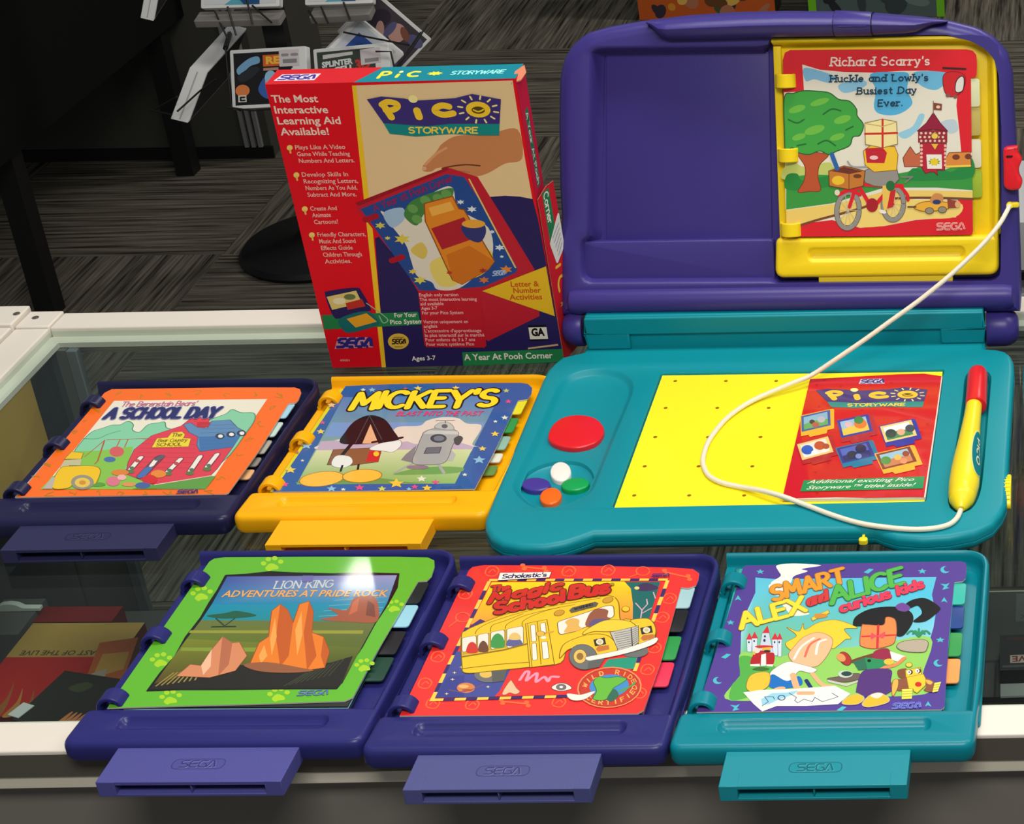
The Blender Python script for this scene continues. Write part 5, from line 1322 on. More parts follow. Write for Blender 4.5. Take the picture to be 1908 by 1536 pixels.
# ---- lid
VL = (1020, 0, 2.1486)
lid_out = [(62, 1262), (55, 1150), (50, 1000), (54, 930), (62, 880), (54, 760), (50, 500), (53, 310), (70, 235), (105, 178), (160, 132), (250, 107), (330, 92), (420, 78), (560, 62), (760, 49), (950, 45), (1150, 47), (1300, 52), (1480, 66), (1600, 82), (1720, 112), (1790, 152), (1840, 208), (1862, 290), (1870, 450), (1878, 600), (1886, 800), (1893, 1000), (1897, 1200), (1893, 1245)]
LO = px_loop(lid_out, VL, .006, LF)
LO = resample(LO, 200)
lid_o = MB()
rec_top = px_loop([(165, 205), (182, 192), (215, 186), (888, 178), (889, 150), (1700, 139), (1764, 146), (1806, 184), (1816, 262), (1818, 700), (1815, 1080), (1808, 1112), (1780, 1128), (915, 1136), (160, 1140), (132, 1120), (122, 1060), (122, 965), (150, 940)], VL, .018, LF, 0)
bay_u = LF.u(1020 + 880 / 2.1486, 500 / 2.1486, .018)[0]
rec = resample(rec_top, 220)
# outer shell
outer = [[(x, y, -.022) for x, y in inset(LO, .008)], [(x, y, -.018) for x, y in inset(LO, .003)], [(x, y, -.010) for x, y in LO], [(x, y, .006) for x, y in LO]]
for k in range(1, 7):
    t = math.pi / 2 * k / 6
    outer.append([(x, y, .006 + .012 * math.sin(t)) for x, y in inset(LO, .012 * (1 - math.cos(t)))])
lid_o.loft(outer); lid_o.add(outer[0], [list(range(len(LO)))[::-1]])
lid_o.face(outer[-1], 0, [[(x, y, .018) for x, y in rec]])
rl = [(0, .018), (.0008, .0176), (.0022, .0160), (.0040, .0110), (.0060, .0050), (.0085, .0015), (.0105, -.0006)]
lid_o.loft([[(x + (X - x) * k, y + (Y - y) * k, z) for (x, y), (X, Y) in zip(rec, inset(rec, d)) for k in [1 if x < bay_u else .08]] for d, z in rl])
lid_o.face([(x + (X - x) * k, y + (Y - y) * k, -.0006) for (x, y), (X, Y) in zip(rec, inset(rec, .0105)) for k in [1 if x < bay_u else .08]], 0, [[(0, .02, -.0006), (.001, .02, -.0006), (.001, .021, -.0006)]])
lid = lid_o.build('lid', PURP, toy, LID)
# lower left step of the lid
q = MB()
st = ccw(rpoly(px_loop([(132, 968), (903, 958), (912, 1128), (150, 1136)], VL, .010, LF), .003, 4))
q.slab(st, -.002, .0100, .0016)
q.build('lower_panel', PURP, lid, LID)
# flat left floor edge
q = MB()
st = ccw(rpoly(px_loop([(236, 214), (888, 206), (900, 956), (238, 966)], VL, .0, LF), .002, 3))
q.slab(st, -.002, .0012, .0006); q.build('side_panel', PURP, lid, LID)
# rounded roll along the foot of the lid
a0, a1 = LF.u(1020 + 100 / 2.1486, 1200 / 2.1486, .018), LF.u(1020 + 1850 / 2.1486, 1186 / 2.1486, .018)
q = MB(); r = .0124; vm = (a0[1] + a1[1]) / 2 - .0012
loops = []
for k in range(13):
    t = math.pi * k / 12
    loops.append((vm - r * math.cos(t), .012 + .0135 * math.sin(t)))
xs = [a0[0] - .004, a0[0] - .002, a0[0] + .004, a1[0] - .004, a1[0] + .002, a1[0] + .004]; sc = [.7, .9, 1, 1, .9, .7]
q.loft([[(x, vm + (v - vm) * s_, .012 + (w - .012) * s_) for v, w in loops] for x, s_ in zip(xs, sc)], True, True, closed=False)
q.build('foot_roll', PURP, lid, LID, fixn=True)
# carrying handle
q = MB()
hs = []
for x, yt, yb, s_ in ((395, 84, 94, .2), (420, 80, 112, .5), (455, 76, 150, .9), (490, 72, 160, 1), (620, 60, 158, 1), (800, 50, 154, 1), (950, 46, 150, 1), (1140, 47, 146, 1), (1300, 53, 142, 1), (1430, 62, 136, 1), (1475, 66, 130, .95), (1540, 74, 100, .6), (1600, 82, 90, .3)):
    u, vt = LF.u(1020 + x / 2.1486, yt / 2.1486, .020); _, vb = LF.u(1020 + x / 2.1486, yb / 2.1486, .020); h = vt - vb
    hs.append([(u, vt - .001, .006), (u, vt - .0002, .018), (u, vt - h * .10, .018 + .0080 * s_), (u, vt - h * .28, .018 + .0150 * s_), (u, vt - h * .5, .018 + .0172 * s_), (u, vt - h * .75, .018 + .0150 * s_), (u, vt - h * .93, .018 + .0085 * s_), (u, vb, .0175), (u, vb, .006)])
q.loft(hs, True, True)
hd = q.build('handle', PURP, lid, LID, fixn=True)
q = MB()
hs = []
for x, yt, yb in ((1150, 46, 146), (1152, 44, 147), (1296, 50, 143), (1299, 53, 141)):
    u, vt = LF.u(1020 + x / 2.1486, yt / 2.1486, .020); _, vb = LF.u(1020 + x / 2.1486, yb / 2.1486, .020); h = vt - vb
    hs.append([(u, vt, .006), (u, vt + .0006, .0185), (u, vt - h * .10, .0272), (u, vt - h * .28, .0342), (u, vt - h * .5, .0364), (u, vt - h * .75, .0342), (u, vt - h * .93, .0278), (u, vb - .0004, .0175), (u, vb, .006)])
q.loft(hs, True, True)
c0 = LF.u(1020 + 1165 / 2.1486, 104 / 2.1486, .031); c1 = LF.u(1020 + 1280 / 2.1486, 100 / 2.1486, .031)
q.box((c0[0], c0[1] - .0005, .0345), (c1[0], c0[1] + .0006, .0372))
q.build('handle_clip', PURP, hd, LID, fixn=True)
for xa, xb in ((1147.0, 1149.6), (1299.4, 1303.0)):
    q = MB(); hs = []
    for x, yt, yb in ((xa, 45.4, 146.5), (xb, 45.4 + (xa > 1200) * 6, 146.5 - (xa > 1200) * 5)):
        u, vt = LF.u(1020 + x / 2.1486, yt / 2.1486, .020); _, vb = LF.u(1020 + x / 2.1486, yb / 2.1486, .020); h = vt - vb
        hs.append([(u, vt - .0006 - h * f, w) for f, w in ((0, .006), (0, .0186), (.10, .0266), (.28, .0335), (.5, .0357), (.75, .0335), (.93, .0272), (.99, .0176), (.99, .006))])
    q.loft(hs, True, True); q.build('clip_seam', plastic('dark_violet_seam', (20, 16, 44), .6, .2), hd, LID, fixn=True)
# hinge knuckles
for x0, x1, yy, nm in ((1052, 1091, 612, 0), (1839, 1898, 612, 1)):
    A = gy(x0, yy, 1.512); B = gy(x1, yy, 1.512); r = .0175; zc = A.z - Z0 + .001
    q = MB(); n = 10
    xs = [(A.x, .80), (A.x + .002, .93), (A.x + .006, 1), (B.x - .006, 1), (B.x - .002, .93), (B.x, .80)]
    if nm == 0: xs = [(A.x, .55), (A.x + .003, .78), (A.x + .008, .95), (A.x + .012, 1), (B.x - .001, 1), (B.x, .97)]
    if nm == 1: xs = [(A.x, .97), (A.x + .001, 1), (B.x - .012, 1), (B.x - .008, .95), (B.x - .003, .78), (B.x, .55)]
    q.loft([[(x, 1.512 + r * s_ * math.cos(t), zc + r * s_ * math.sin(t)) for t in [2 * math.pi * k / 28 for k in range(28)]] for x, s_ in xs], True, True)
    q.build('hinge_knuckle', PURP, lid, W0, fixn=True)
# red catch on the right edge of the lid
VC = (1748, 220, 7.68)
q = MB()
ct = ccw(smooth_path(px_loop([(934, 470), (960, 430), (1000, 412), (1120, 410), (1142, 430), (1140, 490), (1180, 560), (1195, 610), (1165, 690), (1150, 760), (1165, 830), (1195, 890), (1198, 950), (1170, 1010), (1120, 1030), (1010, 1028), (955, 990), (940, 930), (936, 700)], VC, .026, LF), 3, True))
q.slab(ct, .012, .027, .0022)
ca = q.build('catch', RED, lid, LID, label='red plastic catch on the lid edge')
q = MB(); q.slab(ccw(px_loop([(968, 555), (985, 535), (1060, 535), (1070, 550), (1050, 570), (985, 572)], VC, .027, LF)), .0268, .02725, .0002)
q.build('catch_slot', plastic('dark_slot', (60, 10, 16), .6, .2), ca, LID)
q = MB(); A = LF.u(1748 + 980 / 7.68, 220 + 1245 / 7.68, .0205); B = LF.u(1748 + 1160 / 7.68, 220 + 1262 / 7.68, .0205)
q.slab(ccw(pill(A[0], B[0], A[1] - .0026, A[1] + .0022, 5)), .015, .0215, .0012); q.tube([(A[0] + .0028, A[1], .019), (A[0] + .0028, A[1], .026)], .0030, 14)
q.build('cord_anchor', YEL, lid, LID, label='yellow cord anchor')

# ---- the neighbouring second toy computer, only its teal corner in view
dx = F0.u(1899, 955, ZT)[0] - min(p[0] for p in OUT) - .0006
toy2 = empty('toy_computer', Tz(-.26 + dx, 1.36, 0), 'second teal toy computer at the right edge, only a sliver showing', 'toy computer')
for ch in list(toy.children):
    if ch.name.split('.')[0] in ('base', 'drawing_pad', 'hinge_block', 'push_button', 'direction_button'):
        c = ch.copy(); COL.objects.link(c); c.parent = toy2
        if 'label' in c and ch.name.startswith('direction'): pass

# ================================================================== pen with its cord
pen = empty('stylus_pen', Tz(*F0.u(1805, 850, .02), .02), 'yellow stylus pen with red tip lying in the teal holder', 'pen')


def pen_pts(L):
    out = []; rad = []
    for x, y, z, r in L:
        p = F0.u(VP[0] + x / VP[2], VP[1] + y / VP[2], z); out.append((p[0], p[1], z)); rad.append(r)
    return out, rad


body = [(312, 385, .0190, .0064), (311, 400, .0190, .0066), (290, 560, .0195, .0073), (278, 640, .0197, .0079), (262, 760, .0203, .0092), (247, 880, .0210, .0108), (236, 980, .0214, .0118), (228, 1060, .0216, .0121), (220, 1105, .0214, .0116), (217, 1125, .0213, .0111), (216, 1130, .0213, .0114), (213, 1150, .0211, .0106), (212, 1155, .0211, .0109), (209, 1180, .0208, .0095), (208, 1184, .0208, .0098), (206, 1215, .0204, .0070), (205, 1235, .0202, .0050), (204, 1248, .0200, .0030)]
P, Rr = pen_pts(body); P = [Vector(p) for p in P]
q = MB(); q.tube(P, Rr, 32); pb = q.build('barrel', YEL, pen, W0, fixn=True)
P2, R2 = pen_pts([(332, 212, .0178, .0030), (332, 214, .0178, .0064), (331, 222, .0178, .0080), (330, 240, .0179, .0088), (326, 310, .0182, .0090), (321, 400, .0186, .0091), (317, 462, .0189, .0092), (316, 474, .0189, .0088), (316, 476, .0189, .0066)])
q = MB(); q.tube(P2, R2, 28); q.build('tip', RED, pen, W0, label='red tip of the pen', fixn=True)


def on_barrel(s, phi, lift):
    "s: 0..1 along the barrel, phi from the top towards the right"
    d = [0]
    for a, b_ in zip(P, P[1:]): d.append(d[-1] + (b_ - a).length)
    t = s * d[-1]; k = 0
    while k < len(d) - 2 and d[k + 1] < t: k += 1
    f = (t - d[k]) / (d[k + 1] - d[k]); c = P[k].lerp(P[k + 1], f); r = Rr[k] + (Rr[k + 1] - Rr[k]) * f + lift
    ax = (P[k + 1] - P[k]).normalized(); rt = ax.cross(Vector((0, 0, 1))).normalized(); 
    if rt.x < 0: rt = -rt
    up = Vector((0, 0, 1)); up = (up - ax * up.dot(ax)).normalized()
    return c + up * (r * math.cos(phi)) + rt * (r * math.sin(phi))


def badge(s0, s1, p0, p1, lift, name, mat, parent):
    q = MB(); n, m = 26, 8; G = []
    for i in range(n + 1):
        u = -math.cos(math.pi * i / n); s_ = (s0 + s1) / 2 + u * (s1 - s0) / 2; h = math.sqrt(max(0, 1 - u * u)) ** .8
        G.append([on_barrel(s_, math.radians((p0 + p1) / 2 + h * (p1 - p0) / 2 * (2 * j / m - 1)), lift) for j in range(m + 1)])
    q.loft(G, closed=False); return q.build(name, mat, parent, W0)


badge(.395, .800, 20, 96, .00025, 'badge_rim', plastic('pale_lime', (214, 226, 150), .4, .4), pb)
bg = badge(.405, .790, 26, 92, .0005, 'badge', plastic('badge_teal', (6, 118, 128), .35, .5), pb)
q = MB(); st, w = stroke_text('PICO', .3)
for l in st:
    for (xa, ya), (xb, yb) in zip(l, l[1:]):
        d = Vector((xb - xa, yb - ya)); 
        if d.length < 1e-6: continue
        n_ = Vector((-d.y, d.x)).normalized() * .11
        Q = [on_barrel(.475 + .23 * x / w, math.radians(48 + 20 * y), .0008) for x, y in ((xa + n_.x, ya + n_.y), (xa - n_.x, ya - n_.y), (xb - n_.x, yb - n_.y), (xb + n_.x, yb + n_.y))]
        q.add(Q, [(0, 1, 2, 3)])
q.build('badge_lettering', plastic('badge_cream', (226, 222, 190), .5, .3), bg, W0)
# cord
cord = [(1790, 951, .0195), (1783, 966, .0200), (1768, 978, .0202), (1740, 985, .0202), (1700, 987, .0202), (1650, 983, .0202), (1600, 975, .0202), (1550, 960, .0203), (1500, 941, .0204), (1460, 926, .0232), (1420, 915, .0222), (1380, 908, .0188), (1345, 900, .0186), (1322, 888, .0186), (1312, 872, .0186), (1310, 855, .0186), (1317, 830, .0186), (1330, 808, .0186), (1352, 782, .0188), (1380, 760, .0192), (1412, 742, .0200), (1446, 727, .0218), (1480, 713, .0240), (1513, 699, .0262)]
CP = [gz(x, y, z) - Vector((0, 0, Z0)) for x, y, z in cord]
end = LF.pt(A[0] + .0028, A[1], .0245) - Vector((0, 0, Z0))
air = [(1560, 668), (1610, 634), (1660, 598), (1710, 562), (1760, 522), (1800, 486), (1836, 450), (1862, 418), (1876, 394)]
y0, y1 = CP[-1].y, end.y
for k, (x, y) in enumerate(air):
    t = (k + 1) / (len(air) + 1)
    yw = y0 + (y1 - y0) * (t ** 1.15)
    CP.append(gy(x, y, yw) - Vector((0, 0, Z0)))
CP.append(end)
q = MB(); q.tube(smooth_path(CP, 4), .0021, 12)
q.build('cord', plastic('cream_cord', (236, 226, 204), .5, .35), pen, W0, label='thin cream cord', fixn=True)


# ================================================================== logo, booklet
def logo(a, o, X, Y, letters=(250, 206, 50), scale=1.0):
    "o: upper left corner, X, Y: width and height vectors (view coordinates)"
    q = lambda x, y: (o[0] + X[0] * x + Y[0] * y, o[1] + X[1] * x + Y[1] * y)
    W = math.hypot(*X)
    E_ = lambda x, y, rx, ry: [q(x + rx * math.cos(k * .3307), y + ry * math.sin(k * .3307)) for k in range(19)]
    a.poly([q(*p) for p in ((0, .15), (.11, .08), (.28, .12), (.34, .17), (.5, .14), (.66, .10), (.79, 0), (1, .12), (.965, .69), (.6, .70), (.42, .76), (.1, .70))], (62, 48, 122))
    a.poly([q(*p) for p in ((.1, .70), (.42, .76), (.6, .70), (.965, .69), (.95, .955), (.8, .96), (.6, .93), (.33, 1), (.135, .94))], (14, 140, 138))
    a.poly(E_(.345, .13, .035, .09), (250, 236, 160))
    a.stroke([q(*p) for p in ((.118, .28), (.165, .56))], letters, W * .052)
    a.stroke([q(*p) for p in ((.105, .27), (.15, .205), (.21, .235), (.222, .31), (.185, .385), (.13, .40))], letters, W * .046, True)
    a.stroke([q(*p) for p in ((.362, .40), (.372, .545))], letters, W * .056)
    a.stroke([q(*p) for p in ((.605, .30), (.555, .275), (.508, .33), (.50, .42), (.555, .49), (.63, .455))], letters, W * .05, True)
    a.poly(E_(.82, .36, .092, .185), letters)
    a.poly(E_(.82, .375, .050, .085), (90, 70, 20)); a.stroke([q(.785, .37), q(.82, .41), q(.86, .36)], letters, W * .012, True)
    for k in range(12):
        t = k * math.pi / 6 + .2; a.stroke([q(.82 + .118 * math.cos(t), .36 + .245 * math.sin(t)), q(.82 + .150 * math.cos(t), .36 + .315 * math.sin(t))], (246, 230, 150), W * .013)
    a.word('STORYWARE', q(.28, .92), q(.79, .905), q(.285, .79), (246, 214, 80), .24, gap=.2)


bk = empty('booklet', Tz(-.1560, 1.345, .0165), 'red booklet of cartridge titles lying on the yellow drawing pad', 'booklet')
VK = (1440, 660, 5.12)
bk_out = [(355, 238), (560, 228), (800, 215), (1200, 192), (1440, 186), (1608, 210), (1560, 560), (1442, 1362), (1300, 1362), (900, 1370), (600, 1364), (90, 1378)]
a = Art(F0, *VK, .0196)
lo = ccw([a.uv(p) for p in bk_out]); a.add_plate(lo, .0192, (210, 60, 60)); a.raw(lo, (206, 24, 36)); a.up()
R = random.Random(11)
for k in range(46):
    x, y = R.uniform(300, 1500), R.uniform(230, 1340)
    if x < 400 - (y - 240) * .23 or x > 1560 - (y - 240) * .12: continue
    a.poly([(x - 16, y - 6), (x - 8, y - 13), (x, y - 6), (x + 8, y - 13), (x + 16, y - 6), (x, y + 12)], (178, 16, 32))
a.poly([(820, 286), (840, 240), (1040, 236), (1068, 282)], (216, 206, 226)); a.sega((832, 282), (1058, 278), (850, 243), (44, 44, 120), None, .24)
logo(a, (408, 318), (1068, -2), (6, 200), (248, 196, 60))


def mini(a, P, body, border, sky, land, extra, tab=True):
    "little picture of a cartridge: P = four corners of its tray"
    m = lambda x, y: (P[0][0] + (P[1][0] - P[0][0]) * x + (P[3][0] - P[0][0]) * y, P[0][1] + (P[1][1] - P[0][1]) * x + (P[3][1] - P[0][1]) * y)
    a.poly([m(0, 0), m(.94, 0), m(1, .06), m(1, .97), m(.8, .97), m(.78, 1.12), m(.28, 1.12), m(.24, 1), m(.02, 1)], body)
    a.poly([m(.03, .04), m(.88, .03), m(.9, .78), m(.04, .8)], border)
    a.poly([m(.10, .12), m(.80, .10), m(.82, .70), m(.11, .72)], sky)
    a.poly([m(.10, .46), m(.45, .38), (m(.81, .44)), m(.82, .70), m(.11, .72)], land)
    for x, y, rx, c in extra: a.ell(*m(x, y), rx * 38, rx * 30, c)


mini(a, [(262, 590), (585, 520), (640, 690), (262, 790)], (246, 178, 50), (54, 92, 160), (130, 180, 206), (96, 166, 96), ((.35, .42, .7, (50, 40, 60)), (.62, .4, 1, (180, 180, 190)), (.45, .6, .9, (170, 90, 80))))
mini(a, [(600, 632), (950, 562), (1010, 770), (650, 850)], (178, 40, 56), (50, 60, 160), (150, 190, 216), (226, 196, 80), ((.62, .36, 1.6, (226, 120, 50)), (.6, .2, 1.2, (50, 130, 70)), (.3, .3, .9, (220, 180, 190))))
mini(a, [(1010, 690), (1360, 616), (1450, 800), (1075, 890)], (52, 56, 160), (244, 206, 130), (226, 236, 240), (60, 140, 90), ((.25, .45, 1.4, (40, 70, 70)), (.52, .48, 1, (236, 170, 140)), (.78, .4, 1.2, (50, 70, 90))))
mini(a, [(218, 860), (565, 772), (610, 960), (280, 1060)], (178, 36, 48), (240, 200, 120), (226, 222, 216), (232, 228, 222), ((.25, .4, 1.5, (40, 90, 190)), (.6, .35, 1.4, (196, 80, 50)), (.75, .45, .9, (170, 80, 50)), (.4, .6, .7, (240, 240, 240))))
mini(a, [(595, 900), (955, 820), (1020, 1010), (665, 1090)], (40, 120, 160), (50, 60, 140), (80, 100, 190), (40, 50, 110), ((.62, .3, 1.4, (36, 40, 80)), (.35, .5, 1.3, (30, 36, 70)), (.5, .62, .8, (120, 140, 200))))
mini(a, [(968, 955), (1350, 868), (1450, 1080), (1050, 1150)], (248, 176, 56), (130, 60, 50), (150, 196, 216), (206, 130, 90), ((.2, .42, 1.3, (84, 150, 76)), (.5, .4, .9, (236, 190, 90)), (.72, .32, .9, (150, 70, 60)), (.6, .62, .9, (226, 150, 110))))
a.poly([(295, 1210), (1450, 1172), (1432, 1288), (262, 1316)], (40, 146, 84))
a.text('Additional exciting Pico', (325, 1240), (1340, 1215), (352, 1206), WHT, .006, shear=.2)
a.text('Storyware™ titles inside!', (318, 1296), (1345, 1266), (345, 1262), WHT, .006, shear=.2)
a.build('cover', bk, W0)
q = MB(); pg = px_loop([(362, 244), (1440, 192), (1618, 214), (1572, 560), (1456, 1366), (900, 1376), (100, 1384)], VK, .019); q.slab(pg, .0165, .0192, .0003)
q.build('pages', plastic('booklet_paper', (224, 216, 204), .6, .3), bk, W0, label='white inner pages')


# ================================================================== the boxed game
BL_, BR_P = gz(620.3, 687), gz(1050, 675)
wv = (BR_P - BL_); BW = wv.length; wv.normalize()
nb_ = Vector((-wv.y, wv.x, 0)); LEAN = -.045
upv = (Vector((0, 0, 1)) * math.cos(LEAN) + nb_ * math.sin(LEAN)).normalized()
BH, BD = .2818, .0305
BOXM = frame_xyz(BL_ + Vector((0, 0, .0006)), wv, upv)      # x across the front, y up, z towards the viewer
box = empty('game_box', BOXM, 'red and beige boxed children game standing upright beside the toy computer', 'box')
q = MB(); q.box((.0004, .0004, -BD), (BW - .0004, BH - .0004, -.0004))
q.build('carton', plastic('worn_cardboard', (176, 40, 44), .7, .2), box, BOXM)
FB = Frame(BOXM)
RB = (228, 12, 32)
BOXP = printed('box_print', .5, .22, 0)
a = Art(FB, 480, 100, 2.56, 0.0)
full = [(0, 0), (BW, 0), (BW, BH), (0, BH)]
a.add_plate(full, -.0003, RB); a.raw(full, RB); a.up()
NV = (40, 32, 92)
a.poly([(462, 152), (700, 144), (1216, 128), (1275, 500), (1310, 690), (1312, 760), (520, 760)], (236, 204, 154))
a.poly([(560, 880), (1100, 684), (1180, 678), (1250, 682), (1312, 694), (1340, 800), (1462, 1468), (1445, 1474), (1000, 1488), (612, 1496), (598, 1400)], NV)
a.poly([(450, 152), (470, 152), (545, 800), (612, 1496), (592, 1497), (520, 820)], (246, 200, 40))
# hand and cuff of the pictured arm
SK = (206, 134, 86)
a.blob([(785, 548), (800, 520), (850, 470), (880, 430), (940, 395), (1010, 388), (1120, 378), (1240, 362), (1262, 500), (1180, 525), (1100, 570), (1040, 586), (960, 584), (905, 580), (888, 562), (920, 545), (860, 545), (830, 562), (795, 562)], SK)
a.stroke([(880, 548), (940, 535), (1000, 530), (1060, 535)], (110, 60, 36), 8, True); a.stroke([(800, 530), (850, 480), (900, 450)], (226, 160, 112), 12, True); a.stroke([(905, 562), (960, 560), (1010, 566)], (186, 112, 70), 6, True); a.ell(902, 568, 12, 10, (226, 170, 140)); a.ell(795, 548, 11, 9, (226, 170, 140))
# pictured red cartridge
RC = (196, 30, 50)
a.poly([(466, 712), (905, 542), (1050, 588), (1200, 830), (1320, 1028), (1345, 1252), (1100, 1372), (930, 1250), (766, 1136), (690, 1010), (520, 800), (480, 760)], RC)
a.poly([(466, 712), (905, 542), (908, 556), (480, 728)], (160, 20, 40))
pg_ = [(490, 742), (640, 680), (800, 616), (900, 575), (985, 588), (1060, 700), (1240, 1026), (1230, 1046), (1080, 1112), (820, 1132), (770, 1128), (690, 1020), (545, 812)]
a.poly(pg_, (36, 76, 150))
a.blob([(588, 756), (640, 770), (720, 740), (860, 650), (930, 640), (960, 740), (1100, 830), (1120, 960), (1060, 1040), (960, 1120), (860, 1126), (830, 1090), (760, 1060), (730, 980), (700, 900)], (230, 222, 206))
a.blob([(600, 760), (690, 735), (700, 790), (640, 830)], (166, 196, 224))
a.blob([(700, 755), (740, 700), (860, 655), (935, 645), (910, 720), (880, 740), (800, 760), (760, 820), (710, 790)], (70, 132, 66))
for x, y in ((740, 740), (800, 700), (860, 690), (900, 670), (760, 790)): a.ell(x, y, 26, 20, (104, 162, 84), .4)
a.blob([(730, 940), (780, 900), (810, 940), (790, 980)], (224, 196, 96)); a.blob([(820, 1010), (880, 970), (960, 1010), (1000, 1060), (930, 1110), (860, 1100)], (236, 214, 110))
a.blob([(960, 1000), (1060, 950), (1110, 940), (1120, 1000), (1060, 1060), (960, 1080)], (244, 206, 60))
# stand-in: a plain honey-coloured jug with a red band
a.poly([(795, 715), (930, 680), (960, 740), (985, 745), (1130, 990), (1100, 1030), (975, 1100), (930, 1080), (800, 800)], (232, 140, 40), line=(150, 80, 30), lw=6)
a.poly([(900, 960), (1010, 915), (1130, 990), (1100, 1030), (975, 1100), (930, 1080)], (214, 118, 30))
a.poly([(828, 834), (985, 780), (1040, 880), (880, 935)], (180, 32, 48)); a.poly([(815, 735), (920, 706), (940, 745), (832, 776)], (246, 180, 80))
a.blob([(970, 830), (1010, 800), (1070, 800), (1090, 850), (1060, 900), (1000, 880)], (50, 56, 120)); a.ell(1030, 812, 56, 20, (240, 170, 60))
for x, y, r, c in ((585, 820, 28, (216, 206, 90)), (690, 885, 42, (226, 206, 80)), (620, 880, 16, (226, 206, 90)), (740, 1040, 22, (226, 206, 80)), (775, 1080, 34, (226, 216, 90)), (915, 1045, 18, (190, 60, 40)), (1080, 1080, 28, (226, 120, 60)), (1185, 1030, 34, (236, 140, 60)), (1075, 1035, 22, (170, 50, 40)), (968, 708, 20, (226, 232, 240)), (1022, 742, 26, (226, 232, 240)), (1155, 925, 26, (220, 228, 240)), (1118, 850, 16, (220, 228, 240)), (1165, 968, 12, (220, 228, 240))): a.star(x, y, r, c, 6, k=.5)
a.stroke([(1010, 600), (1130, 830), (1230, 1020)], (226, 200, 120), 8)
for x, y in ((540, 785), (665, 980)): a.stroke([(x - 25, y + 8), (x + 25, y - 10)], (176, 20, 40), 30)
a.sega((1118, 1062), (1178, 1056), (1126, 1036), (170, 190, 230), None, .2)
a.word('A Year at Pooh Corner', (560, 752), (935, 605), (548, 722), (150, 34, 90), .17, gap=.2)
# green ribbon, small picture of the machine
GRN = (34, 132, 76)
a.poly([(306, 1247), (765, 1231), (780, 1292), (318, 1316)], GRN)
a.blob([(322, 1150), (340, 1132), (470, 1116), (500, 1140), (540, 1215), (520, 1230), (400, 1262), (360, 1250)], NV); a.poly([(330, 1160), (470, 1130), (498, 1188), (356, 1222)], (226, 206, 120)); a.poly([(420, 1190), (498, 1170), (515, 1205), (430, 1222)], (196, 50, 40)); a.ell(390, 1180, 30, 16, (240, 230, 190)); a.ell(440, 1160, 28, 14, (110, 120, 80))
a.blob([(390, 1265), (520, 1228), (580, 1280), (560, 1300), (450, 1330), (410, 1320)], (20, 110, 110)); a.poly([(425, 1265), (520, 1238), (570, 1278), (468, 1306)], (238, 170, 40)); a.stroke([(520, 1190), (590, 1240), (622, 1270), (600, 1284), (580, 1250)], (160, 200, 170), 5, True)
a.text('For Your', (655, 1258), (760, 1254), (652, 1238), WHT, .02); a.text('Pico System', (635, 1290), (790, 1286), (632, 1270), WHT, .02)
# red note panel
a.poly([(766, 1136), (1058, 1128), (1092, 1392), (1082, 1402), (806, 1400), (796, 1388)], (198, 26, 46))
for k, (t, x0, x1) in enumerate((('English only version', 772, 958), ('The most interactive learning', 774, 1046), ('aid available', 778, 888), ('Ages 3-7', 782, 858), ('For your Pico System', 786, 982), ('', 0, 1), ('Version uniquement en', 792, 1004), ('anglais', 794, 858), ("L'accessoire d'apprentissage", 798, 1068), ('le plus interactif sur le marché', 800, 1082), ('Pour enfants de 3 à 7 ans', 802, 1038), ('Pour votre système Pico', 806, 1034))):
    if t:
        y = 1158 + k * 21.4; a.text(t, (x0, y), (x1, y - 2), (x0 - 2, y - 15), (244, 196, 196), .010)
a.poly([(1072, 1132), (1376, 1014), (1418, 1252)], (240, 190, 36))
for t, x0, x1, y in (('Letter &', 1210, 1342, 1112), ('Number', 1222, 1352, 1142), ('Activities', 1204, 1358, 1174)): a.text(t, (x0, y), (x1, y - 3), (x0 - 3, y - 25), (206, 84, 24), .022)
a.poly([(1290, 1402), (1432, 1384), (1436, 1392), (1290, 1410)], (206, 176, 130))
a.poly([(976, 1424), (1452, 1408), (1462, 1462), (1458, 1470), (982, 1490)], GRN); a.text('A Year At Pooh Corner', (988, 1462), (1408, 1452), (984, 1434), WHT, .02)
a.text('Ages 3-7', (738, 1464), (850, 1460), (735, 1444), WHT, .02)
a.poly([(1290, 1296), (1376, 1294), (1388, 1366), (1300, 1370)], (16, 16, 20)); a.poly([(1292, 1306), (1378, 1304), (1386, 1360), (1300, 1362)], (232, 228, 216)); a.text('GA', (1310, 1346), (1368, 1344), (1306, 1312), (16, 16, 20), .05)
a.ell(672, 1372, 50, 38, (226, 190, 70)); a.sega((640, 1386), (706, 1384), (644, 1360), (60, 40, 20), None, .24); a.stroke([(650, 1352), (695, 1352)], (120, 80, 40), 4); a.stroke([(655, 1398), (692, 1398)], (120, 80, 40), 4)
a.poly([(368, 1408), (384, 1352), (524, 1352), (552, 1400)], (216, 150, 160)); a.sega((374, 1404), (544, 1400), (388, 1356), (44, 40, 130), None, .26)
a.text('49001', (394, 1468), (440, 1467), (392, 1458), (240, 160, 160), .02)
for t, x0, x1, y in (('The Most', 72, 290, 232), ('Interactive', 86, 338, 284), ('Learning Aid', 100, 398, 336), ('Available!', 114, 342, 388)): a.text(t, (x0, y), (x1, y - 2), (x0 - 8, y - 34), (250, 214, 200), .022)
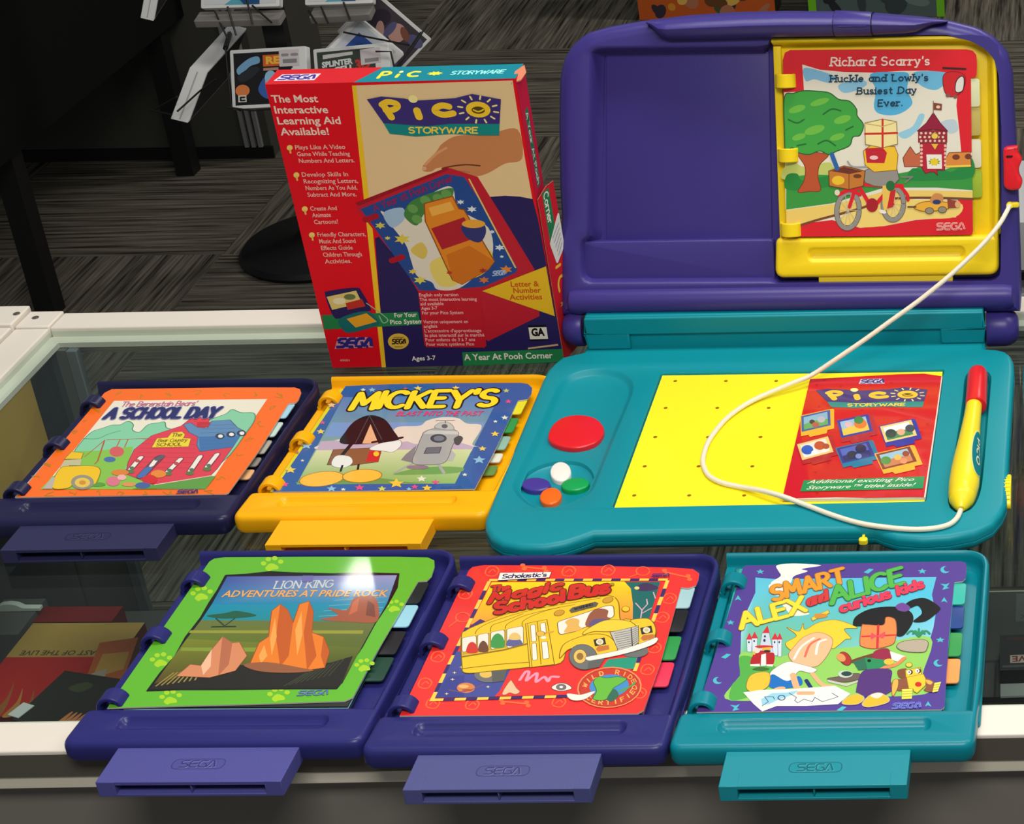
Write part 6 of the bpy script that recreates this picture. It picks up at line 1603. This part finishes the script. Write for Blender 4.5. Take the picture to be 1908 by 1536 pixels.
for ls, x, y, cw in ((('Plays Like A Video', 'Game While Teaching', 'Numbers And Letters.'), 182, 456, 13.2), (('Develop Skills In', 'Recognizing Letters,', 'Numbers As You Add,', 'Subtract And More.'), 214, 586, 12.9), (('Create And', 'Animate', 'Cartoons!'), 254, 748, 12.6), (('Friendly Characters,', 'Music And Sound', 'Effects Guide', 'Children Through', 'Activities.'), 288, 872, 11.5)):
    a.ell(x - 28, y - 8, 14, 13, (246, 214, 110)); a.stroke([(x - 27, y), (x - 24, y + 16)], (236, 190, 90), 9)
    for k, t in enumerate(ls):
        L_ = len(t) * cw; yy = y + k * 32; x0 = x + k * 9; a.text(t, (x0, yy), (x0 + L_, yy - 3), (x0 - 4, yy - 20), (244, 190, 178), .014)
logo(a, (518, 186), (640, 6), (28, 206))
a.build('front_panel', box, BOXM, BOXP)
# upper and side faces
TOPM = frame_xyz(BOXM @ Vector((0, BH, 0)), wv, BOXM.to_3x3() @ Vector((0, 0, -1)))
a = Art(Frame(TOPM), 480, 120, 3.29, 0.0)
tl = [(0, 0), (BW, 0), (BW, BD), (0, BD)]; split = BW * .352
a.add_plate(tl, -.0003, RB); a.raw(tl, (206, 26, 38)); a.up()
a.raw([(split, 0), (BW, 0), (BW, BD), (split + .016, BD)], (6, 128, 146)); a.up()
loc_poly(a, [(.0045, .0075), (.0385, .0070), (.0400, .0205), (.0075, .0205)], (226, 216, 230))
k0 = a.F
o2 = lambda x, y: (x, y)


class _L:            # plain local coordinates
    def u(s, x, y, w=0): return (x, y)


a.F = _L(); a.o = (0, 0, 1); a.mpp = 1
a.sega((.0065, .0090), (.0370, .0088), (.0085, .0192), (60, 50, 150), None, .22)
a.word('P', (.0915, .008), (.0985, .008), (.0925, .0205), (240, 226, 60), .24); a.stroke([(.1065, .009), (.107, .0145)], (240, 226, 60), .0030); a.ell(.1078, .0195, .0018, .0022, (240, 236, 160)); a.stroke([(.1235, .0185), (.119, .019), (.1155, .0145), (.118, .0100), (.1235, .0100)], (240, 226, 60), .0030, True)
a.star(.1375, .0145, .0070, (240, 226, 60), 9, k=.6); a.word('STORYWARE', (.151, .0110), (.195, .0115), (.152, .0180), (150, 232, 226), .2)
a.build('top_panel', box, TOPM, BOXP)
SIDEM = frame_xyz(BOXM @ Vector((BW, 0, 0)), BOXM.to_3x3() @ Vector((0, 0, -1)), upv)
a = Art(_L(), 0, 0, 1, 0.0); a.mpp = 1
sl_ = [(0, 0), (BD, 0), (BD, BH), (0, BH)]; a.add_plate(sl_, -.0003, RB); a.raw(sl_, (206, 26, 60)); a.up()
loc_poly(a, [(.011, .172), (.021, .172), (.021, .246), (.011, .246)], (40, 120, 84))


def down(a, t, x, y0, y1, h, col, wid):      # lettering that reads downwards
    a.word(t, (x, y0), (x, y1), (x + h, y0), col, wid)


down(a, 'A Year At Pooh', .0128, .243, .175, .0064, WHT, .16)
a.build('side_panel', box, SIDEM, BOXP)
# torn flap standing off the side
FLM = SIDEM @ Matrix.Translation((.0, .0, .0012)) @ Matrix.Rotation(math.radians(13), 4, 'Y')
FLM = SIDEM @ Matrix.Translation((0, 0, .0010)) @ Matrix.Rotation(math.radians(-16), 4, 'Y')
a = Art(_L(), 0, 0, 1, 0.0); a.mpp = 1
fl = [(0, .0005), (.030, .0005), (.031, .10), (.030, .170), (.018, .171), (.001, .166)]
a.add_plate(fl, -.0006, (170, 120, 84)); a.raw(fl, (206, 30, 40)); a.up()
loc_poly(a, [(.009, .118), (.021, .118), (.021, .168), (.009, .168)], (36, 124, 76)); down(a, 'Corner', .0112, .166, .136, .0075, WHT, .17)
YL = (240, 186, 60)
a.stroke([(.011, .112), (.020, .108)], YL, .0028); a.stroke([(.020, .110), (.0215, .104), (.015, .103)], YL, .0024, True); a.stroke([(.012, .092), (.019, .091)], YL, .003); a.stroke([(.020, .070), (.021, .078), (.015, .080), (.011, .075), (.011, .068)], YL, .0028, True); a.star(.016, .054, .008, YL, 9, k=.55)
flap = a.build('torn_flap', box, FLM, BOXP, label='torn red side flap')
a = Art(_L(), 0, 0, 1, .0003); a.mpp = 1
stk = rpoly([(.008, .118), (.0306, .140), (.0306, .104), (.014, .094)], .002, 3)
a.add_plate(ccw(stk), .0001, (226, 224, 222)); a.raw(stk, (226, 224, 222)); a.up()
for k in range(5): a.stroke([(.014 + k * .0012, .121 - k * .005), (.027, .129 - k * .005)], (150, 148, 150), .0011)
a.build('price_sticker', flap, FLM, BOXP, label='white price sticker')
q = MB(); cr = [(BW - .004, BH - .004, .0004), (BW + .0035, BH - .003, -.004), (BW + .007, BH + .001, -.010), (BW + .0035, BH + .0035, -.020), (BW - .003, BH + .0012, -.012)]
q.add(cr + [(x - .0004, y - .0012, z) for x, y, z in cr], [(0, 1, 2, 3, 4), (9, 8, 7, 6, 5), (0, 5, 6, 1), (1, 6, 7, 2), (2, 7, 8, 3), (3, 8, 9, 4), (4, 9, 5, 0)])
q.build('crushed_corner', plastic('torn_card', (214, 130, 100), .8, .2), box, BOXM, label='crushed pale corner', fixn=True)

# ================================================================== the shop behind the counter
BLACKM = plastic('black_cloth', (17, 17, 17), .9, .1)
BLACKP = plastic('black_metal', (16, 16, 17), .5, .4)


def fl(px, py): return gz(px, py, -Z0)


# black covered table running away at the left
h1, h2 = fl(100, 582), fl(348, 322)
tx = h2.x + .03
tb = empty('display_table', Matrix.Translation((tx - .45, 3.6, 0)), 'large black covered table in the dark at the far left', 'table')
e1, e2 = gy(84, 442, h1.y), gy(330, 236, h2.y)
q = MB(); zb = .36
q.box((tx - .95, h1.y - .22, zb), (tx + .01, h2.y + .08, 1.05)); q.build('cover', BLACKM, tb, Matrix())
for x, y in ((tx, h1.y), (tx, h2.y), (tx - .85, h1.y), (tx - .85, h2.y)):
    q = MB(); q.box((x - .045, y - .02, 0), (x - .005, y + .02, zb + .01)); q.build('leg', BLACKP, tb, Matrix())
# cabinet at the back
cl, cr_ = fl(330, 296), fl(512, 291)
cb_ = empty('floor_cabinet', Matrix.Translation((cl.x, cl.y + .2, 0)), 'dark grey cabinet standing on the carpet behind the wire rack', 'cabinet')
q = MB(); q.box((cl.x - .7, cl.y, .0), (cr_.x, cl.y + .4, .62)); q.build('body', plastic('dark_cabinet', (66, 66, 60), .6, .3), cb_, Matrix())
q = MB(); q.box((cl.x - .7, cl.y - .006, 0), (cr_.x + .004, cl.y, .03)); q.build('plinth', BLACKP, cb_, Matrix())
s0 = fl(505, 288)
for k in range(3):
    q = MB(); q.box((s0.x - .045 + k * .016, cl.y - .012, .031), (s0.x - .036 + k * .016, cl.y - .001, .46)); q.build('edge_strip', plastic('grey_strip', (128, 128, 128), .5, .4), cb_, Matrix(), label='pale grey edge strip')

# revolving wire rack
rb = fl(602, 462)
RX, RY = rb.x, rb.y
rack = empty('wire_rack', Matrix.Translation((RX, RY, 0)), 'black revolving wire rack holding white game cases', 'display rack')
q = MB(); q.loft([[(RX + r * math.cos(t), RY + r * math.sin(t), z) for t in [2 * math.pi * k / 48 for k in range(48)]] for r, z in ((.165, 0), (.168, .008), (.16, .018), (.06, .03), (.035, .05))], True, True)
q.build('foot', BLACKP, rack, Matrix())
q = MB(); q.tube([(RX, RY, .02), (RX, RY, 1.75)], .02, 14); q.build('pole', BLACKP, rack, Matrix())


def wire(pts, y=None):
    q = MB(); q.tube(pts, .0016, 6); return q.build('wire', BLACKP, rack, Matrix())


YR_ = 3.0
for L_ in ([(330, 208, 2.98), (350, 190, 2.99), (372, 170, 3.0), (402, 148, 3.0)], [(400, 20, 3.0), (424, 72, 2.98)], [(424, 12, 3.0), (440, 66, 2.98)], [(452, -30, 3.0), (466, 24, 2.99), (470, 44, 2.98)], [(470, 10, 3.0), (506, 42, 2.98)], [(420, 88, 3.02), (432, 200, 2.97), (448, 206, 2.96)], [(424, 200, 2.955), (470, 206, 2.955), (505, 203, 2.955)], [(575, 20, 3.0), (590, 44, 2.98)], [(598, 12, 3.0), (612, 44, 2.98)], [(640, 4, 3.0), (652, 36, 2.98)], [(560, 96, 3.02), (572, 150, 2.97)], [(700, 96, 2.95), (728, 96, 2.95), (740, 150, 2.94)], [(736, 128, 2.96), (772, 84, 2.98), (797, 44, 3.0)], [(640, 60, 2.98), (700, 72, 2.97), (762, 84, 2.96)], [(736, 132, 2.95), (784, 60, 3.02)], [(284, 206, 3.02), (330, 180, 3.0)], [(280, 205, 3.02), (320, 214, 2.98)]):
    wire([gy(*p) for p in L_])
q = MB(); q.tube([gy(420, 90, 3.04), Vector((RX, RY, gy(420, 90, 3.04).z))], .0045, 6); q.build('support_arm', BLACKP, rack, Matrix())
q = MB(); q.tube([gy(520, 20, 3.04), Vector((RX, RY, gy(520, 20, 3.04).z))], .0045, 6); q.build('support_arm', BLACKP, rack, Matrix())
q = MB()
A_, B_ = gy(540, 180, 3.04), gy(535, -20, 3.06); q.box((A_.x - .018, 3.03, A_.z), (A_.x + .018, 3.05, B_.z)); q.build('upright', BLACKP, rack, Matrix())
PLAST = plastic('white_case', (226, 226, 224), .35, .4)
PALE = plastic('pale_grey_case', (178, 180, 182), .5, .3)


def game_case(TL, TR, BLc, d, label, paint=None, mat=PLAST, frame=.006, spine=0, group='white game cases in the rack'):
    "corners as (pixel x, pixel y, distance y)"
    A, B, C_ = gy(*TL), gy(*TR), gy(*BLc)
    X = B - A; Y = A - C_; M = frame_xyz(C_, X, Y); w = X.length; h = Y.dot(M.to_3x3().col[1])
    r = empty('game_case', M, label, 'game case', group)
    q = MB(); q.slab(rpoly([(0, 0), (w, 0), (w, h), (0, h)], .003, 3), -d, 0, .001); q.build('shell', mat, r, M)
    if paint:
        a = Art(_L(), 0, 0, 1, .0004); a.mpp = 1
        lo = [(frame, frame), (w - frame - spine, frame), (w - frame - spine, h - frame), (frame, h - frame)]
        a.add_plate(lo, .0001, (60, 60, 60)); paint(a, lo, w, h); a.build('sleeve', r, M, MATTE)
    return r


def q4(a, lo, col): a.raw(lo, col); a.up()


def pr_re(a, lo, w, h):
    q4(a, lo, (24, 24, 28)); l, b_, r, t = lo[0][0], lo[0][1], lo[2][0], lo[2][1]
    m = lambda x, y: (l + (r - l) * x, b_ + (t - b_) * y)
    a.poly([m(.05, .70), m(.25, .88), m(.42, .92), m(.44, .80), m(.28, .74), m(.10, .58)], (120, 170, 206), True)
    a.poly([m(.06, .56), m(.3, .72), m(.44, .68), m(.3, .52), m(.12, .44)], (40, 44, 50), True)
    a.poly([m(.50, .72), m(.86, .72), m(.86, .94), m(.50, .94)], (214, 100, 40)); a.text('RE', m(.56, .77), m(.78, .77), m(.56, .90), (250, 190, 70), .05); a.poly([m(.50, .64), m(.76, .64), m(.76, .69), m(.50, .69)], (190, 140, 120))
    a.poly([m(.4, .3), m(.55, .55), m(.75, .55), m(.95, .3), m(.7, .1), (m(.5, .12))], (58, 100, 176), True); a.ell(*m(.66, .42), .014, .012, (226, 140, 100)); a.ell(*m(.13, .28), .012, .010, (226, 130, 70)); a.ell(*m(.62, .5), .01, .012, (150, 200, 230))
    a.poly([m(.05, .06), m(.19, .06), m(.19, .19), m(.05, .19)], (216, 216, 206)); a.stroke([m(.16, .15), m(.09, .15), m(.09, .09), m(.16, .09)], (30, 30, 30), .003)
    a.poly([m(.78, .70), m(1.12, .70), m(1.12, 1.02), m(.78, 1.02)], (214, 204, 206)); a.poly([m(.84, .76), m(1.08, .76), m(1.08, .84), m(.84, .84)], (140, 136, 140)); a.stroke([m(.84, .92), m(.92, .92)], (150, 146, 150), .005); a.stroke([m(1.0, .92), m(1.08, .92)], (150, 146, 150), .005)
    a.poly([m(.98, .2), m(1.07, .2), m(1.07, .66), m(.98, .66)], (226, 222, 220)); a.stroke([m(1.02, .3), m(1.02, .58)], (190, 110, 120), .005)


def pr_sc(a, lo, w, h):
    q4(a, lo, (58, 66, 60)); l, b_, r, t = lo[0][0], lo[0][1], lo[2][0], lo[2][1]
    m = lambda x, y: (l + (r - l) * x, b_ + (t - b_) * y)
    a.poly([m(.1, .86), m(.62, .90), m(.62, .96), m(.1, .94)], (206, 206, 200)); a.poly([m(.45, .3), m(.8, .55), m(.98, .5), m(.95, .2), m(.6, .1)], (206, 70, 50), True); a.poly([m(.3, .3), m(.7, .5), m(.8, .42), m(.5, .2)], (160, 170, 166), True)
    a.text('SPLINTER', m(.08, .70), m(.60, .73), m(.08, .80), (226, 230, 226), .05); a.text('CELL', m(.28, .58), m(.62, .61), m(.28, .68), (226, 230, 226), .05); a.text('3D', m(.66, .60), m(.90, .62), m(.66, .78), (206, 60, 50), .05)
    a.poly([m(.75, .68), m(1.10, .70), m(1.10, 1.0), m(.75, .98)], (214, 204, 206)); a.poly([m(.82, .72), m(1.06, .73), m(1.06, .80), m(.82, .80)], (146, 140, 144)); a.poly([m(1.0, .2), m(1.09, .2), m(1.09, .68), m(1.0, .66)], (224, 220, 216)); a.stroke([m(1.04, .3), m(1.04, .58)], (190, 110, 120), .005)


def pr_blue(a, lo, w, h):
    q4(a, lo, (200, 204, 214)); m = lambda x, y: (w * x, h * y)
    q4(a, [m(.18, .1), m(.86, .1), m(.86, .8), m(.18, .8)], (46, 84, 160)); a.poly([m(.3, .2), m(.5, .6), m(.75, .5), m(.7, .15)], (166, 190, 220), True); a.poly([m(.55, .5), m(.86, .45), m(.86, .8), m(.6, .8)], (26, 36, 70))


def pr_dark(a, lo, w, h):
    q4(a, lo, (70, 62, 70)); m = lambda x, y: (w * x, h * y); R = random.Random(5)
    for k in range(16): a.ell(*m(R.uniform(.12, .86), R.uniform(.14, .86)), R.uniform(.006, .02), R.uniform(.006, .016), [(196, 150, 140), (90, 90, 130), (130, 80, 66), (170, 160, 166), (50, 44, 56)][k % 5], R.uniform(0, 3))


def pr_top(a, lo, w, h):
    q4(a, lo, (210, 214, 216)); m = lambda x, y: (w * x, h * y)
    q4(a, [m(.5, .05), m(.75, .05), m(.75, .3), m(.5, .3)], (30, 80, 130)); a.poly([m(.3, .05), m(.45, .2), m(.55, .05)], (90, 170, 190))


game_case((424, 94, 3.0), (566, 86, 3.0), (433, 204, 2.955), .016, 'white game case with a dark cover, orange capital letters and price label', pr_re, spine=.018)
game_case((584, 92, 3.0), (724, 79, 3.0), (592, 202, 2.955), .016, 'white game case with a grey green cover, white title letters and price label', pr_sc, spine=.018)
game_case((657, 22, 3.03), (742, 92, 3.05), (590, 112, 3.0), .014, 'tilted white game case with a blue picture behind the other cases', pr_blue, spine=.008)
game_case((690, -26, 3.13), (792, 62, 3.16), (630, 62, 3.09), .014, 'rightmost tilted game case with a dark crowded picture', pr_dark)
game_case((370, -92, 3.05), (516, -96, 3.05), (374, 16, 3.0), .014, 'white game case at the top edge, left of the upright', pr_top)
game_case((566, -96, 3.05), (692, -100, 3.05), (568, 10, 3.0), .014, 'white game case at the top edge, right of the upright', pr_top)
game_case((362, 22, 3.02), (520, 18, 3.02), (360, 40, 2.99), .012, 'game case in painted shade grey lying edge on under the top left case', None, plastic('shade_painted_case', (128, 124, 120), .6, .2))  # shade below the upper cases is put into this grey
game_case((572, 14, 3.02), (684, 8, 3.02), (575, 33, 2.99), .012, 'game case in painted shade grey lying edge on under the top right case', None, MATS['shade_painted_case'])


def edge_case(TL, TR, BLc, back, label, top=PALE):
    "a case seen on its spine: spine face corners and the far end of its upper edge"
    A, B, C_, D_ = gy(*TL), gy(*TR), gy(*BLc), gy(*back)
    X, Y, Z = B - A, C_ - A, D_ - A
    r = empty('game_case', Matrix.Translation(A), label, 'game case', 'white game cases in the rack')
    o = Vector((0, 0, 0)); P8 = [o, X, X + Y, Y, Z, X + Z, X + Y + Z, Y + Z]
    q = MB(); q.add(P8, [(0, 1, 2, 3), (5, 4, 7, 6), (4, 5, 1, 0), (3, 2, 6, 7), (1, 5, 6, 2), (4, 0, 3, 7)], 0)
    q.build('shell', PLAST, r, Matrix.Translation(A), bevel=.0012, fixn=True)
    n = X.cross(Y).normalized() * .0004
    if n.y > 0: n = -n
    q = MB(); q.add([X * .46 + n + Y * .04, X * .54 + n + Y * .04, X * .54 + n + Y * .96, X * .46 + n + Y * .96], [(0, 1, 2, 3)]); q.build('opening_seam', top, r, Matrix.Translation(A))
    n2 = Y.cross(Z).normalized() * .0006
    if n2.x < 0: n2 = -n2
    q = MB(); q.add([X + n2 + Y * a + Z * b for a, b in ((.04, .03), (.96, .03), (.96, .97), (.04, .97))], [(0, 1, 2, 3)]); q.build('sleeve', plastic('dark_sleeve', (30, 30, 32), .3, .4), r, Matrix.Translation(A))


edge_case((353, 126, 3.04), (386, 134, 3.04), (317, 222, 3.0), (428, 44, 3.125), 'white game case seen on its spine, at the left end of the rack')
edge_case((278, -60, 3.06), (303, -54, 3.06), (261, 34, 3.03), (330, -140, 3.15), 'white game case seen on its spine at the top left, apart from the others')

# two printed boxes on the far carpet, feet of larger stacks
def far_box(x0, x1, yb, label, paint):
    A, B = fl(x0, yb), fl(x1, yb)
    w = B.x - A.x; M = frame_xyz(A + Vector((0, 0, .001)), Vector((1, 0, 0)), Vector((0, 0, 1)))
    a = Art(_L(), 0, 0, 1, 0); a.mpp = 1
    lo = [(0, 0), (w, 0), (w, .5), (0, .5)]; a.add_plate(lo, -.12, (60, 60, 50)); paint(a, w)
    return a.build('poster_box', None, M, MATTE, label, 'box', 'printed boxes on the far carpet')


def paint_orange(a, w):
    q4(a, [(0, 0), (w, 0), (w, .5), (0, .5)], (206, 96, 36)); R = random.Random(2)
    for k in range(70): a.ell(R.uniform(.05, w - .02), R.uniform(.012, .45), R.uniform(.01, .035), R.uniform(.008, .03), [(226, 150, 50), (110, 70, 40), (70, 90, 60), (190, 120, 90), (60, 50, 60), (236, 190, 90)][k % 6], R.uniform(0, 3))


def paint_green(a, w):
    q4(a, [(0, 0), (w, 0), (w, .5), (0, .5)], (86, 104, 100)); R = random.Random(6)
    for k in range(50): a.ell(R.uniform(.06, w - .06), R.uniform(.012, .45), R.uniform(.012, .04), R.uniform(.01, .03), [(60, 70, 74), (110, 130, 124), (110, 60, 50), (130, 150, 140), (40, 44, 48)][k % 5], R.uniform(0, 3))
    for x in (.0, w - .022): q4(a, [(x, 0), (x + .022, 0), (x + .022, .5), (x, .5)], (120, 200, 40))


far_box(1192, 1444, 38, 'orange box with crowded print on the carpet above the lid handle', paint_orange)
far_box(1508, 1760, 36, 'grey green box with lime edges on the carpet behind the lid', paint_green)
# shelf unit at the right edge
su = gy(1899, 560, 2.3)
sh_ = empty('wall_shelf', Matrix.Translation((su.x + .2, 2.4, 0)), 'dark shelf unit at the right edge behind the lid', 'shelf')
for z in (gy(1900, 592, 2.2).z - .02, gy(1900, 482, 2.2).z - .02):
    q = MB(); q.box((su.x - .001, 2.2, z - .012), (su.x + .5, 2.55, z)); q.build('board', BLACKP, sh_, Matrix())
for x in (su.x + .02, su.x + .47):
    q = MB(); q.box((x, 2.5, 0), (x + .02, 2.54, gy(1900, 380, 2.2).z)); q.build('post', BLACKP, sh_, Matrix())
for (ya, yb), lb in zip(((418, 472), (552, 578)), ('upper', 'lower')):
    z0, z1 = gy(1900, yb, 2.2).z, gy(1900, ya, 2.2).z
    q = MB(); q.box((su.x + .0005, 2.205, gy(1900, 592 if lb == 'lower' else 482, 2.2).z - .0195), (su.x + .2, 2.4, z1))
    q.build('storage_carton', PALE, None, Matrix(), 'pale carton on the %s board of the dark shelf at the right edge' % lb, 'box', 'cartons on the dark shelf')
